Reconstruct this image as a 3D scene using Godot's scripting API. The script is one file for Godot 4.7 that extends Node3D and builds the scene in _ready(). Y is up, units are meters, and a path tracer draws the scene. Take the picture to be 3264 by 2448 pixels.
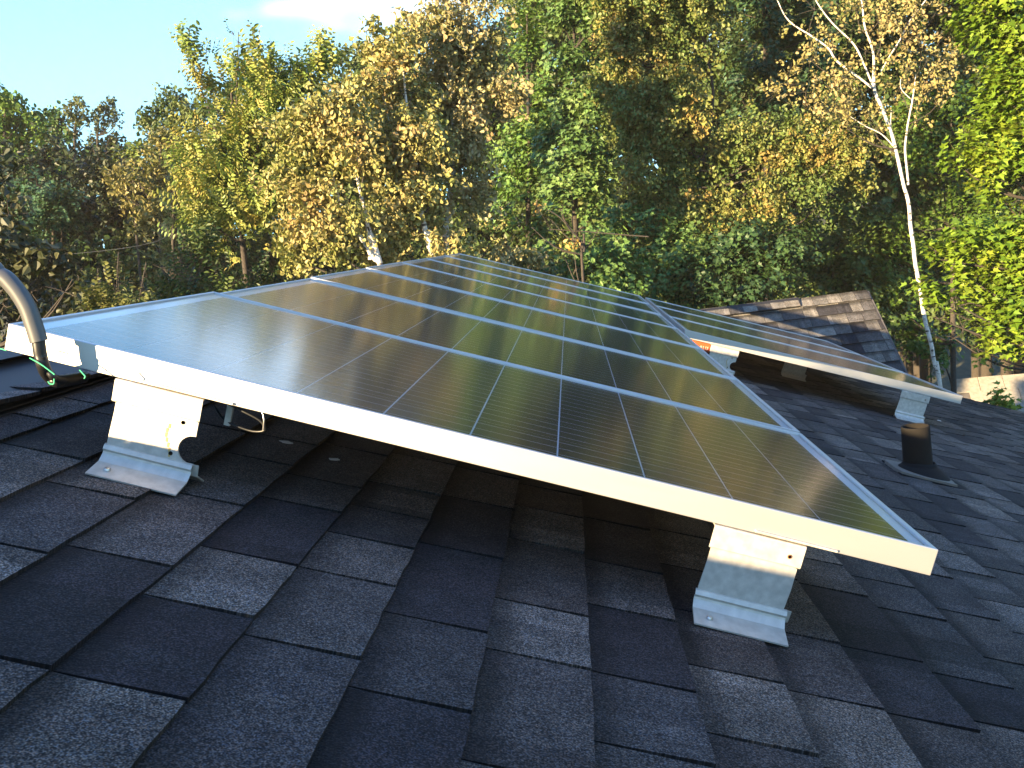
extends Node3D
# y is up, metres. The near roof slope is described in its own axes: a runs down the slope, b stands off it, c runs along the ridge away from the eye.
const PITCH := 0.36128
const EYE := Vector3(0, 5.1, 0)
const ROOF_B := -0.594
const GROUND := -1.3
var tilt := Basis(Vector3(0, 0, 1), -PITCH)
var rng := RandomNumberGenerator.new()
var names := {}
var M := {}
var noise := FastNoiseLite.new()

# ---------- naming ----------
func numbered(called: String) -> String:
	if not names.has(called):
		names[called] = 0
		return called
	names[called] += 1
	return "%s_%03d" % [called, names[called]]

func tag(o: Node, label: String, category := "", group := "", kind := "") -> Node:
	o.set_meta("label", label)
	if category: o.set_meta("category", category)
	if group: o.set_meta("group", group)
	if kind: o.set_meta("kind", kind)
	return o

func base(called: String, xf: Transform3D, label: String, category: String, group := "") -> Node3D:
	var o := Node3D.new()
	o.name = numbered(called)
	o.transform = xf
	add_child(o, true)
	tag(o, label, category, group)
	return o

func on_slope(a: float, b: float, c: float) -> Transform3D:
	return Transform3D(tilt, EYE + tilt * Vector3(a, b, -c))

func put(called: String, mesh: Mesh, mat: Material, parent: Node, xf := Transform3D.IDENTITY) -> MeshInstance3D:
	var o := MeshInstance3D.new()
	o.name = called if parent != self else numbered(called)
	o.mesh = mesh
	if mat: o.material_override = mat
	o.transform = xf
	parent.add_child(o, true)
	return o

func structure(called: String, mesh: Mesh, mat: Material) -> MeshInstance3D:
	var o := put(called, mesh, mat, self)
	o.set_meta("kind", "structure")
	return o

# ---------- shapes ----------
func new_st() -> SurfaceTool:
	var st := SurfaceTool.new()
	st.begin(Mesh.PRIMITIVE_TRIANGLES)
	return st

func done(st: SurfaceTool, normals := true) -> ArrayMesh:
	if normals: st.generate_normals()
	return st.commit()

func tri(st: SurfaceTool, p: Vector3, q: Vector3, r: Vector3) -> void:
	st.set_smooth_group(-1)
	st.add_vertex(p); st.add_vertex(q); st.add_vertex(r)

func quad(st: SurfaceTool, p: Vector3, q: Vector3, r: Vector3, s: Vector3) -> void:
	tri(st, p, q, r); tri(st, p, r, s)

# a box between lo and hi with its edges cut by e
func bevel_box(st: SurfaceTool, lo: Vector3, hi: Vector3, e := 0.001, xf := Transform3D.IDENTITY) -> void:
	var mid := (lo + hi) / 2
	var h := (hi - lo) / 2
	e = minf(e, minf(h.x, minf(h.y, h.z)) * 0.9)
	var pt := func(sx: int, sy: int, sz: int, axis: int) -> Vector3:
		var p := Vector3(sx * h.x, sy * h.y, sz * h.z)
		for k in 3:
			if k != axis: p[k] -= signf(p[k]) * e
		return xf * (mid + p)
	for axis in 3:
		var u := (axis + 1) % 3
		var v := (axis + 2) % 3
		for s in [-1, 1]:
			var c := []
			for w in [[-1, -1], [-1, 1], [1, 1], [1, -1]]:
				var g := [0, 0, 0]
				g[axis] = s; g[u] = w[0] * s; g[v] = w[1]
				c.append(pt.call(g[0], g[1], g[2], axis))
			quad(st, c[0], c[1], c[2], c[3])
		for s in [-1, 1]:
			for t in [-1, 1]:
				var g0 := [0, 0, 0]; var g1 := [0, 0, 0]
				g0[u] = s; g0[v] = t; g0[axis] = -1
				g1[u] = s; g1[v] = t; g1[axis] = 1
				var a = pt.call(g0[0], g0[1], g0[2], u); var b = pt.call(g1[0], g1[1], g1[2], u)
				var c2 = pt.call(g1[0], g1[1], g1[2], v); var d = pt.call(g0[0], g0[1], g0[2], v)
				if s * t > 0: quad(st, a, b, c2, d)
				else: quad(st, d, c2, b, a)
	for sx in [-1, 1]:
		for sy in [-1, 1]:
			for sz in [-1, 1]:
				var a = pt.call(sx, sy, sz, 0); var b = pt.call(sx, sy, sz, 1); var c = pt.call(sx, sy, sz, 2)
				if sx * sy * sz > 0: tri(st, a, c, b)
				else: tri(st, a, b, c)

func box_mesh(lo: Vector3, hi: Vector3, e := 0.001, xf := Transform3D.IDENTITY) -> ArrayMesh:
	var st := new_st()
	bevel_box(st, lo, hi, e, xf)
	return done(st)

# a tube through points with a radius each; smooth
func tube(st: SurfaceTool, pts: Array, radii: Array, sides := 8, v_scale := 1.0, caps := true) -> void:
	var n := pts.size()
	var up := Vector3(0.31, 0.17, 0.93)
	var rows := []
	var along := 0.0
	for i in n:
		var d: Vector3 = (pts[mini(i + 1, n - 1)] - pts[maxi(i - 1, 0)]).normalized()
		var x := up.cross(d)
		if x.length() < 0.1: x = Vector3(1, 0.2, 0).cross(d)
		x = x.normalized()
		var y := d.cross(x)
		up = y.cross(d) if false else up
		if i > 0: along += (pts[i] - pts[i - 1]).length()
		var row := []
		for k in sides + 1:
			var t := TAU * k / sides
			var nm := x * cos(t) + y * sin(t)
			row.append([pts[i] + nm * radii[i], nm, Vector2(float(k) / sides, along * v_scale)])
		rows.append(row)
	st.set_smooth_group(0)
	for i in n - 1:
		for k in sides:
			for w in [[i, k], [i + 1, k + 1], [i, k + 1], [i, k], [i + 1, k], [i + 1, k + 1]]:
				var e: Array = rows[w[0]][w[1]]
				st.set_normal(e[1]); st.set_uv(e[2]); st.add_vertex(e[0])
	if caps:
		for i in [0, n - 1]:
			var nm: Vector3 = (pts[1] - pts[0]).normalized() * -1.0 if i == 0 else (pts[n - 1] - pts[n - 2]).normalized()
			for k in sides:
				for p in [pts[i], rows[i][k][0], rows[i][k + 1][0]]:
					st.set_normal(nm); st.set_uv(Vector2.ZERO); st.add_vertex(p)

func smooth_path(pts: Array, steps := 6) -> Array:
	var c := Curve3D.new()
	for i in pts.size():
		var d: Vector3 = (pts[mini(i + 1, pts.size() - 1)] - pts[maxi(i - 1, 0)]) / 6.0
		c.add_point(pts[i], -d, d)
	var out := []
	for i in pts.size() - 1:
		for k in steps: out.append(c.sample(i, float(k) / steps))
	out.append(pts[-1])
	return out

func tube_mesh(pts: Array, r: float, sides := 10, steps := 8) -> ArrayMesh:
	var st := new_st()
	var path := smooth_path(pts, steps)
	var rr := []
	for p in path: rr.append(r)
	tube(st, path, rr, sides)
	return done(st, false)

# an outline turned round the y axis: Vector2(radius, height)
func lathe(profile: Array, sides := 28) -> ArrayMesh:
	var st := new_st()
	for i in profile.size() - 1:
		var p: Vector2 = profile[i]; var q: Vector2 = profile[i + 1]
		var dn := Vector2(q.y - p.y, -(q.x - p.x)).normalized()
		for k in sides:
			var c := []
			for w in [[p, k], [q, k], [q, k + 1], [p, k + 1]]:
				var t: float = TAU * w[1] / sides
				c.append([Vector3(w[0].x * cos(t), w[0].y, w[0].x * sin(t)), Vector3(dn.x * cos(t), dn.y, dn.x * sin(t))])
			for j in [0, 2, 1, 0, 3, 2]:
				st.set_normal(c[j][1]); st.set_uv(Vector2(float(k) / sides, c[j][0].y)); st.add_vertex(c[j][0])
	return done(st, false)

# a flat outline in x, y made into a plate from z0 to z1
func plate(outline: PackedVector2Array, z0: float, z1: float) -> ArrayMesh:
	var st := new_st()
	var ix := Geometry2D.triangulate_polygon(outline)
	for i in range(0, ix.size(), 3):
		var p := outline[ix[i]]; var q := outline[ix[i + 1]]; var r := outline[ix[i + 2]]
		tri(st, Vector3(p.x, p.y, z1), Vector3(q.x, q.y, z1), Vector3(r.x, r.y, z1))
		tri(st, Vector3(p.x, p.y, z0), Vector3(r.x, r.y, z0), Vector3(q.x, q.y, z0))
	for i in outline.size():
		var p := outline[i]; var q := outline[(i + 1) % outline.size()]
		quad(st, Vector3(p.x, p.y, z0), Vector3(q.x, q.y, z0), Vector3(q.x, q.y, z1), Vector3(p.x, p.y, z1))
	return done(st)

# a folded sheet: the side view z, y swept from x0 to x1 with a thickness
func folded(profile: Array, x0: float, x1: float, thick := 0.003) -> ArrayMesh:
	var st := new_st()
	var n := profile.size()
	var inner := []
	for i in n:
		var d: Vector2 = (profile[mini(i + 1, n - 1)] - profile[maxi(i - 1, 0)]).normalized()
		inner.append(profile[i] + Vector2(-d.y, d.x) * thick)
	for i in n - 1:
		for side in [profile, inner]:
			var p: Vector2 = side[i]; var q: Vector2 = side[i + 1]
			quad(st, Vector3(x0, p.y, p.x), Vector3(x1, p.y, p.x), Vector3(x1, q.y, q.x), Vector3(x0, q.y, q.x))
		for x in [x0, x1]:
			quad(st, Vector3(x, profile[i].y, profile[i].x), Vector3(x, profile[i + 1].y, profile[i + 1].x), Vector3(x, inner[i + 1].y, inner[i + 1].x), Vector3(x, inner[i].y, inner[i].x))
	for i in [0, n - 1]:
		quad(st, Vector3(x0, profile[i].y, profile[i].x), Vector3(x1, profile[i].y, profile[i].x), Vector3(x1, inner[i].y, inner[i].x), Vector3(x0, inner[i].y, inner[i].x))
	return done(st)

# ---------- materials ----------
func lin(r: float, g: float, b: float) -> Color:
	return Color(r, g, b).linear_to_srgb()

func mat(c: Color, rough := 0.8, metal := 0.0) -> StandardMaterial3D:
	var m := StandardMaterial3D.new()
	m.albedo_color = c
	m.roughness = rough
	m.metallic = metal
	return m

func noise_tex(size: int, freq: float, dark: Color, light: Color, octaves := 4, sd := 1) -> ImageTexture:
	var n := FastNoiseLite.new()
	n.seed = sd; n.frequency = freq; n.fractal_octaves = octaves
	var im := n.get_seamless_image(size, size)
	var out := Image.create(size, size, false, Image.FORMAT_RGB8)
	for y in size:
		for x in size:
			out.set_pixel(x, y, dark.lerp(light, im.get_pixel(x, y).r))
	return ImageTexture.create_from_image(out)

func granules() -> Array:
	var s := 512
	var r := RandomNumberGenerator.new()
	r.seed = 77
	var n := FastNoiseLite.new()
	n.frequency = 0.02; n.fractal_octaves = 3
	var big := n.get_seamless_image(s, s)
	var im := Image.create(s, s, false, Image.FORMAT_RGB8)
	var hi := Image.create(s, s, false, Image.FORMAT_L8)
	for y in s:
		for x in s:
			var v := r.randf()
			var k := 0.56 + 0.7 * (v - 0.5) + (big.get_pixel(x, y).r - 0.5) * 0.18
			var t := Vector3.ONE
			if v > 0.93: k = 1.0 - r.randf() * 0.15
			var w := r.randf()
			if w < 0.16: t = Vector3(0.84, 0.95, 1.1)
			elif w < 0.3: t = Vector3(1.1, 0.97, 0.88)
			elif w < 0.44: k *= 0.42
			im.set_pixel(x, y, Color(minf(k * t.x, 1), minf(k * t.y, 1), minf(k * t.z, 1)))
			hi.set_pixel(x, y, Color(v, v, v))
	return [ImageTexture.create_from_image(im), ImageTexture.create_from_image(hi)]

func birch_bark() -> ImageTexture:
	var w := 128; var h := 1024
	var r := RandomNumberGenerator.new()
	r.seed = 5
	var n := FastNoiseLite.new()
	n.frequency = 0.02; n.seed = 3
	var im := Image.create(w, h, false, Image.FORMAT_RGB8)
	for y in h:
		for x in w:
			var t := n.get_noise_3d(cos(TAU * x / w) * 25, sin(TAU * x / w) * 25, y * 0.7)
			im.set_pixel(x, y, lin(0.66, 0.62, 0.56).lerp(lin(0.42, 0.36, 0.3), clampf(t * 1.6, 0, 1)))
	for i in 260:
		var y := r.randi_range(0, h - 4); var x := r.randi_range(0, w - 1)
		var l := r.randi_range(4, 34); var t := r.randi_range(1, 3)
		if r.randf() < 0.1: t = r.randi_range(6, 16); l = r.randi_range(30, 80)
		for dy in t:
			for dx in l:
				var edge := absf(dx - l * 0.5) / (l * 0.5)
				if r.randf() > edge * edge: im.set_pixel((x + dx) % w, mini(y + dy, h - 1), lin(0.06, 0.05, 0.045))
	return ImageTexture.create_from_image(im)

func make_materials() -> void:
	var g := granules()
	var sh := mat(Color.WHITE, 0.93)
	sh.vertex_color_use_as_albedo = true
	sh.albedo_texture = g[0]
	sh.heightmap_enabled = true
	sh.heightmap_texture = g[1]
	sh.heightmap_scale = 0.1
	sh.metallic_specular = 0.35
	M.shingle = sh
	M.deck = mat(lin(0.03, 0.03, 0.032), 0.95)
	M.black = mat(lin(0.012, 0.012, 0.013), 0.6)
	var al := mat(lin(0.56, 0.54, 0.51), 0.5, 0.76)
	al.roughness_texture = noise_tex(256, 0.03, Color(0.93, 0.93, 0.93), Color(1, 1, 1), 5, 9)
	al.uv1_triplanar = true
	al.uv1_scale = Vector3(0.6, 9, 9)
	M.frame = al
	var ga := mat(Color.WHITE, 0.5, 0.35)
	ga.albedo_texture = noise_tex(256, 0.025, lin(0.42, 0.39, 0.345), lin(0.6, 0.565, 0.505), 5, 21)
	ga.uv1_triplanar = true
	ga.uv1_scale = Vector3(6, 6, 6)
	M.galv = ga
	M.steel = mat(lin(0.55, 0.54, 0.52), 0.3, 0.9)
	M.rust = mat(lin(0.16, 0.07, 0.03), 0.9)
	M.sheet = mat(lin(0.62, 0.63, 0.66), 0.9)
	M.sheet.metallic_specular = 0.0
	M.cells = []
	var grain := noise_tex(256, 0.06, Color(0.75, 0.78, 0.85), Color(1, 1, 1), 2, 4)
	for k in 4:
		var c := mat(lin(0.017 + 0.002 * k, 0.018 + 0.0015 * k, 0.032 + 0.003 * k), 0.35)
		c.albedo_texture = grain
		c.uv1_triplanar = true
		c.uv1_scale = Vector3(8, 8, 8)
		c.metallic_specular = 0.2
		c.roughness = 0.24
		M.cells.append(c)
	M.ribbon = mat(lin(0.42, 0.43, 0.45), 0.8)
	M.ribbon.metallic_specular = 0.0
	var gl := mat(Color(0.15, 0.15, 0.15, 0.06), 0.135)
	gl.transparency = BaseMaterial3D.TRANSPARENCY_ALPHA
	gl.metallic_specular = 0.5
	M.glass = gl
	M.pipe = mat(lin(0.016, 0.014, 0.012), 0.9)
	M.pipe.metallic_specular = 0.25
	M.rubber = mat(lin(0.014, 0.013, 0.013), 0.85)
	M.rubber.metallic_specular = 0.25
	M.sealant = mat(lin(0.15, 0.125, 0.1), 0.9)
	M.conduit = mat(lin(0.075, 0.075, 0.075), 0.42)
	M.cable = mat(lin(0.012, 0.012, 0.012), 0.4)
	M.green = mat(lin(0.05, 0.5, 0.22), 0.5)
	M.orange = mat(lin(0.5, 0.075, 0.02), 0.55)
	M.print = mat(lin(0.7, 0.5, 0.4), 0.6)
	M.paper = mat(lin(0.6, 0.56, 0.54), 0.9)
	M.wall = mat(lin(0.4, 0.38, 0.34), 0.9)
	M.fascia = mat(lin(0.09, 0.08, 0.075), 0.8)
	M.lamp = mat(lin(0.4, 0.36, 0.2), 0.6)
	M.wood = mat(lin(0.05, 0.04, 0.032), 0.9)
	var bb := mat(Color.WHITE, 0.8)
	bb.albedo_texture = birch_bark()
	M.birch = bb
	var bk := mat(Color.WHITE, 0.95)
	bk.albedo_texture = noise_tex(256, 0.05, lin(0.025, 0.02, 0.016), lin(0.08, 0.066, 0.055), 5, 31)
	bk.uv1_triplanar = true
	bk.uv1_scale = Vector3(5, 2, 5)
	M.bark = bk
	var lf := mat(Color.WHITE, 0.5)
	lf.vertex_color_use_as_albedo = true
	lf.backlight_enabled = true
	lf.backlight = Color(0.55, 0.6, 0.3)
	lf.metallic_specular = 0.4
	M.leaf = lf
	var fl := mat(Color.WHITE, 0.95)
	fl.albedo_texture = noise_tex(512, 0.02, lin(0.02, 0.025, 0.012), lin(0.09, 0.08, 0.04), 5, 41)
	fl.uv1_triplanar = true
	fl.uv1_scale = Vector3(0.3, 0.3, 0.3)
	M.floor = fl

# ---------- leaves and trees ----------
const OUTLINES := {
	"birch": [[0.0, 0.0], [0.24, 0.1], [0.4, 0.34], [0.3, 0.62], [0.1, 0.88], [0.0, 1.05]],
	"elm": [[0.0, 0.0], [0.17, 0.14], [0.26, 0.42], [0.19, 0.72], [0.0, 1.0]],
	"round": [[0.0, 0.0], [0.3, 0.16], [0.4, 0.5], [0.24, 0.84], [0.0, 1.0]],
	"maple": [[0.0, 0.1], [0.2, -0.04], [0.5, 0.1], [0.34, 0.26], [0.62, 0.56], [0.3, 0.52], [0.18, 0.62], [0.0, 1.0]],
}
var clumps := {}

func leaf(st: SurfaceTool, kind: String, at: Vector3, dir: Vector3, face: Vector3, size: float, shade: float) -> void:
	var side := dir.cross(face).normalized()
	var nm := side.cross(dir).normalized()
	var o: Array = OUTLINES[kind]
	st.set_color(Color(shade, shade * rng.randf_range(0.94, 1.05), shade))
	for s in [-1.0, 1.0]:
		for i in o.size() - 2:
			var p: Array = o[i + 1]; var q: Array = o[i + 2]
			var w := [Vector3.ZERO, dir * p[1] + side * (p[0] * s) + nm * (p[0] * 0.35 - p[1] * p[1] * 0.18), dir * q[1] + side * (q[0] * s) + nm * (q[0] * 0.35 - q[1] * q[1] * 0.18)]
			st.set_smooth_group(-1)
			for v in (w if s > 0 else [w[0], w[2], w[1]]): st.add_vertex(at + v * size)

# a spray of leaves along a twig that grows along +y; one leaf length is 1
func clump(kind: String, variant: int) -> ArrayMesh:
	var key := kind + str(variant)
	if clumps.has(key): return clumps[key]
	var st := new_st()
	var n := 8
	var long := 3.6
	if kind == "elm": n = 11; long = 5.0
	if kind == "maple": n = 7; long = 2.6
	if kind == "round": n = 12; long = 3.0
	if kind == "spruce":
		st.set_color(Color(1, 1, 1))
		for b in 5:
			var root := Vector3(0, b * 0.5, 0)
			for s in [-1.0, 1.0]:
				var d := Vector3(s, 0.9 + rng.randf() * 0.3, rng.randf_range(-0.3, 0.3)).normalized()
				var l := 1.5 * (1.0 - b * 0.13)
				for k in 9:
					var p: Vector3 = root + d * l * k / 9.0
					for t in [-1.0, 1.0]:
						var e: Vector3 = (d * 0.7 + d.cross(Vector3(0, 0, 1)) * t + Vector3(0, 0, rng.randf_range(-0.5, 0.8))).normalized() * 0.36
						var wd := d * 0.05
						st.set_smooth_group(-1)
						for v in [p - wd, p + e, p + wd]: st.add_vertex(v)
		clumps[key] = done(st)
		return clumps[key]
	var stem := []
	for k in 4: stem.append(Vector3(rng.randf_range(-0.2, 0.2) * k, long * k / 3.0, rng.randf_range(-0.2, 0.2) * k))
	st.set_color(Color(0.6, 0.45, 0.4))
	for k in 3:
		var p: Vector3 = stem[k]; var q: Vector3 = stem[k + 1]
		for w in [[Vector3(0.035, 0, 0), Vector3(0, 0, 0.035)], [Vector3(0, 0, 0.035), Vector3(-0.03, 0, -0.03)]]:
			st.set_smooth_group(-1)
			for v in [p + w[0], p + w[1], q]: st.add_vertex(v)
	for k in n:
		var t := (k + 0.5) / n
		var f := t * 3.0
		var i := mini(int(f), 2)
		var at: Vector3 = stem[i].lerp(stem[i + 1], f - i)
		var ang := k * 2.4 + rng.randf_range(-0.5, 0.5)
		var out := Vector3(cos(ang), 0.25, sin(ang))
		var dir: Vector3
		var face: Vector3
		match kind:
			"birch":
				dir = (out * 0.55 + Vector3(rng.randf_range(-0.3, 0.3), -0.9, rng.randf_range(-0.3, 0.3))).normalized()
				face = Vector3(rng.randf_range(-1, 1), rng.randf_range(-0.2, 0.4), rng.randf_range(-1, 1))
				at += out * 0.35
			"elm":
				var s := 1.0 if k % 2 == 0 else -1.0
				dir = (Vector3(s, 0.5, rng.randf_range(-0.5, 0.5)) + Vector3(0, -0.2, 0)).normalized()
				face = Vector3(rng.randf_range(-0.4, 0.4), 0.5, 1)
			"maple":
				dir = (out + Vector3(0, -0.1, 0)).normalized()
				face = Vector3(rng.randf_range(-0.5, 0.5), 1, rng.randf_range(-0.5, 0.5))
				at += dir * 0.5
			_:
				dir = (out + Vector3(rng.randf_range(-0.4, 0.4), rng.randf_range(-0.7, 0.4), rng.randf_range(-0.4, 0.4))).normalized()
				face = Vector3(rng.randf_range(-1, 1), rng.randf_range(0, 1), rng.randf_range(-1, 1))
				at += dir * 0.3
		if absf(face.normalized().dot(dir)) > 0.97: face = Vector3(0.3, 0.5, 0.9)
		leaf(st, kind, at, dir, face, rng.randf_range(0.55, 1.22), rng.randf_range(0.68, 1.22))
	clumps[key] = done(st)
	return clumps[key]

# the leaves of one tree: sprays through rough-edged lobes [x, y, z, radius]
func foliage(parent: Node, called: String, lobes: Array, kind: String, size: float, colors: Array, dens: float, xf := Transform3D.IDENTITY) -> void:
	for variant in 2:
		var tf := []
		var cs := []
		var per := {"birch": 8.0 * 0.42, "elm": 11.0 * 0.28, "maple": 7.0 * 0.6, "round": 12.0 * 0.42, "spruce": 5.0}[kind] as float
		for lb in lobes:
			var c := Vector3(lb[0], lb[1], lb[2])
			var r: float = lb[3]
			var count := int(dens * PI * r * r / (per * size * size) * 0.5) + 2
			var tint := rng.randf()
			var shapes := Vector3(rng.randf_range(0.9, 1.2), rng.randf_range(0.85, 1.1), 1.15)
			for i in count:
				var d := Vector3(rng.randfn(), rng.randfn(), rng.randfn()).normalized()
				var rad := r * pow(rng.randf(), 0.45) * (1.0 + 0.45 * noise.get_noise_3d(c.x * 30 + d.x * 60 / (1 + r), c.y * 30 + d.y * 60 / (1 + r), c.z * 30 + d.z * 60 / (1 + r)) * 2.0)
				var p := c + d * rad * shapes
				if noise.get_noise_3d(p.x * 26, p.y * 34, p.z * 26) < -0.26: continue
				var grow := d + Vector3(rng.randf_range(-0.6, 0.6), rng.randf_range(-0.3, 0.7), rng.randf_range(-0.6, 0.6))
				if kind == "birch": grow = Vector3(d.x * 0.6 + rng.randf_range(-0.4, 0.4), -0.5 + d.y * 0.7 + rng.randf_range(-0.4, 0.4), d.z * 0.6 + rng.randf_range(-0.4, 0.4))
				if kind == "maple": grow = Vector3(d.x + rng.randf_range(-0.5, 0.5), 0.9, d.z + rng.randf_range(-0.5, 0.5))
				if kind == "elm": grow = d * 0.8 + Vector3(rng.randf_range(-0.5, 0.5), 0.6, rng.randf_range(-0.5, 0.5))
				if kind == "spruce": grow = Vector3(d.x, -0.15, d.z)
				if r < 8.0 * size * 0.5: grow.y += 0.8
				grow = grow.normalized()
				var x := grow.cross(Vector3(rng.randf_range(-1, 1), rng.randf_range(-1, 1), rng.randf_range(-1, 1))).normalized()
				if kind == "spruce": x = grow.cross(Vector3.UP).normalized()
				if x.length() < 0.5: x = grow.cross(Vector3(1, 0.3, 0.2)).normalized()
				var s := size * rng.randf_range(0.65, 1.25)
				tf.append(xf * Transform3D(Basis(x * s, grow * s, x.cross(grow) * s), p - grow * size * 1.4))
				var k := clampf(0.5 * tint + 0.5 * rng.randf() + 0.5 * noise.get_noise_3d(p.x * 40, p.y * 40, p.z * 40), 0, 0.999) * (colors.size() - 1)
				var col: Color = colors[int(k)].lerp(colors[mini(int(k) + 1, colors.size() - 1)], k - int(k))
				cs.append(col * rng.randf_range(0.8, 1.2))
		var mm := MultiMesh.new()
		mm.transform_format = MultiMesh.TRANSFORM_3D
		mm.use_colors = true
		mm.mesh = clump(kind, variant)
		mm.instance_count = tf.size()
		for i in tf.size():
			mm.set_instance_transform(i, tf[i])
			mm.set_instance_color(i, cs[i])
		var o := MultiMeshInstance3D.new()
		o.multimesh = mm
		o.material_override = M.leaf
		o.name = called if parent != self else numbered(called)
		parent.add_child(o, true)
		o.set_meta("kind", "stuff")

# stems: each a list of [x, y, z, radius]; limbs reach from the stems to the lobes
func tree(called: String, label: String, category: String, group: String, stems: Array, lobes: Array, kind: String, size: float, colors: Array, dens: float, bark: String) -> Node3D:
	var foot := Vector3(stems[0][0][0], GROUND, stems[0][0][2])
	var root := base(called, Transform3D(Basis(), foot), label, category, group)
	var nodes := []
	for s in stems.size():
		var pts := []
		for w in stems[s]: pts.append(Vector3(w[0], w[1], w[2]) - foot)
		var path := smooth_path(pts, 5)
		var rr := []
		for i in path.size():
			var f := i / 5.0
			var k := mini(int(f), pts.size() - 2)
			rr.append(lerpf(stems[s][k][3], stems[s][k + 1][3], f - k))
			path[i] += Vector3(noise.get_noise_2d(path[i].y * 60, s * 31), 0, noise.get_noise_2d(path[i].y * 60, 50 + s * 31)) * minf(0.05, rr[i] * 0.45) * (0.0 if i == 0 else 1.0)
			nodes.append([path[i], rr[i]])
		var st := new_st()
		tube(st, path, rr, 9, 0.6)
		put("trunk" if s == 0 else "limb", done(st, false), M[bark], root)
	var local := []
	for lb in lobes: local.append([lb[0] - foot.x, lb[1] - foot.y, lb[2] - foot.z, lb[3]])
	var st := new_st()
	for lb in local:
		var c := Vector3(lb[0], lb[1], lb[2])
		var best: Array = nodes[0]
		var near := 1e9
		for nd in nodes:
			var q: Vector3 = nd[0]
			var dist := q.distance_to(c) + maxf(0.0, q.y - c.y + 0.3) * 2.5
			if dist < near: near = dist; best = nd
		var p: Vector3 = best[0]
		if p.distance_to(c) > lb[3] * 0.5:
			var mid := p.lerp(c, 0.55) + Vector3(rng.randf_range(-0.1, 0.1), -0.12, rng.randf_range(-0.1, 0.1)) * p.distance_to(c)
			var r0 := minf(best[1] * 0.6, 0.012 + lb[3] * 0.02)
			tube(st, smooth_path([p, mid, c], 4), [r0, r0 * 0.92, r0 * 0.86, r0 * 0.8, r0 * 0.72, r0 * 0.62, r0 * 0.52, r0 * 0.42, r0 * 0.3], 5, 0.6, false)
		for i in 5:
			var d: Vector3 = Vector3(rng.randfn(), rng.randfn() + 0.4, rng.randfn()).normalized() * lb[3] * rng.randf_range(0.6, 1.05)
			var k: Vector3 = c + d * 0.5 + Vector3(rng.randf_range(-0.1, 0.1), rng.randf_range(-0.1, 0.1), 0) * lb[3]
			tube(st, [c, k, c + d], [size * 0.07, size * 0.05, size * 0.025], 4, 0.6, false)
	var br := put("branches", done(st, false), M.bark, root)
	br.set_meta("kind", "stuff")
	foliage(root, "crown", local, kind, size, colors, dens)
	return root

# ---------- roofs ----------
var tones := [Color(0.088, 0.073, 0.076), Color(0.178, 0.146, 0.134), Color(0.248, 0.202, 0.176), Color(0.36, 0.29, 0.242), Color(0.42, 0.332, 0.266), Color(0.215, 0.168, 0.144)]

# one asphalt tab: x from its hidden upper edge to its butt edge at 0, z across; thick at the butt
func shingle_shape(st: SurfaceTool, xf: Transform3D, up: float, width: float, thick: float, tone: Color, fine: bool) -> void:
	var nx := 5 if fine else 2
	var nz := 5 if fine else 1
	var off := Vector2(rng.randf(), rng.randf())
	var band := rng.randf_range(0.3, 0.6)
	var blocks := []
	var bt := 1.0
	for k in nz:
		if rng.randf() < 0.4: bt = rng.randf_range(0.66, 1.35)
		blocks.append(bt * rng.randf_range(0.96, 1.04))
	var jit := []
	for k in nz + 1: jit.append(rng.randf_range(-0.0016, 0.0012) if fine else 0.0)
	var pt := func(i: int, k: int, low: bool, q := 0) -> Array:
		var s := float(i) / nx
		var z := (float(k) / nz - 0.5) * width
		var x: float = -up * (1.0 - s) + (jit[k] if i == nx else 0.0)
		var y := lerpf(0.0008, thick + 0.003 * k / nz, s) if not low else -0.001
		var c := tone
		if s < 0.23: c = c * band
		c = c * (blocks[clampi(q, 0, nz - 1)] as float)
		return [xf * Vector3(x, y, z), Vector2(x, z) * 1.25 + off, Color(c.r, c.g, c.b)]
	var add := func(a: Array, b: Array, c: Array, d: Array, dark := 1.0) -> void:
		for v in [a, b, c, a, c, d]:
			st.set_smooth_group(-1)
			st.set_color(v[2] * dark); st.set_uv(v[1]); st.add_vertex(v[0])
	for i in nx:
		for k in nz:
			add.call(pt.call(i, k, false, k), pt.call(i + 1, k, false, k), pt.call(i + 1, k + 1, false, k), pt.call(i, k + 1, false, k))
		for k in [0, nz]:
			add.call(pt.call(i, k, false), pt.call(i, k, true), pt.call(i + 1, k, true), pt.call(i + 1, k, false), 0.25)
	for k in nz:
		add.call(pt.call(nx, k, false), pt.call(nx, k, true), pt.call(nx, k + 1, true), pt.call(nx, k + 1, false), 0.22)

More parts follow.
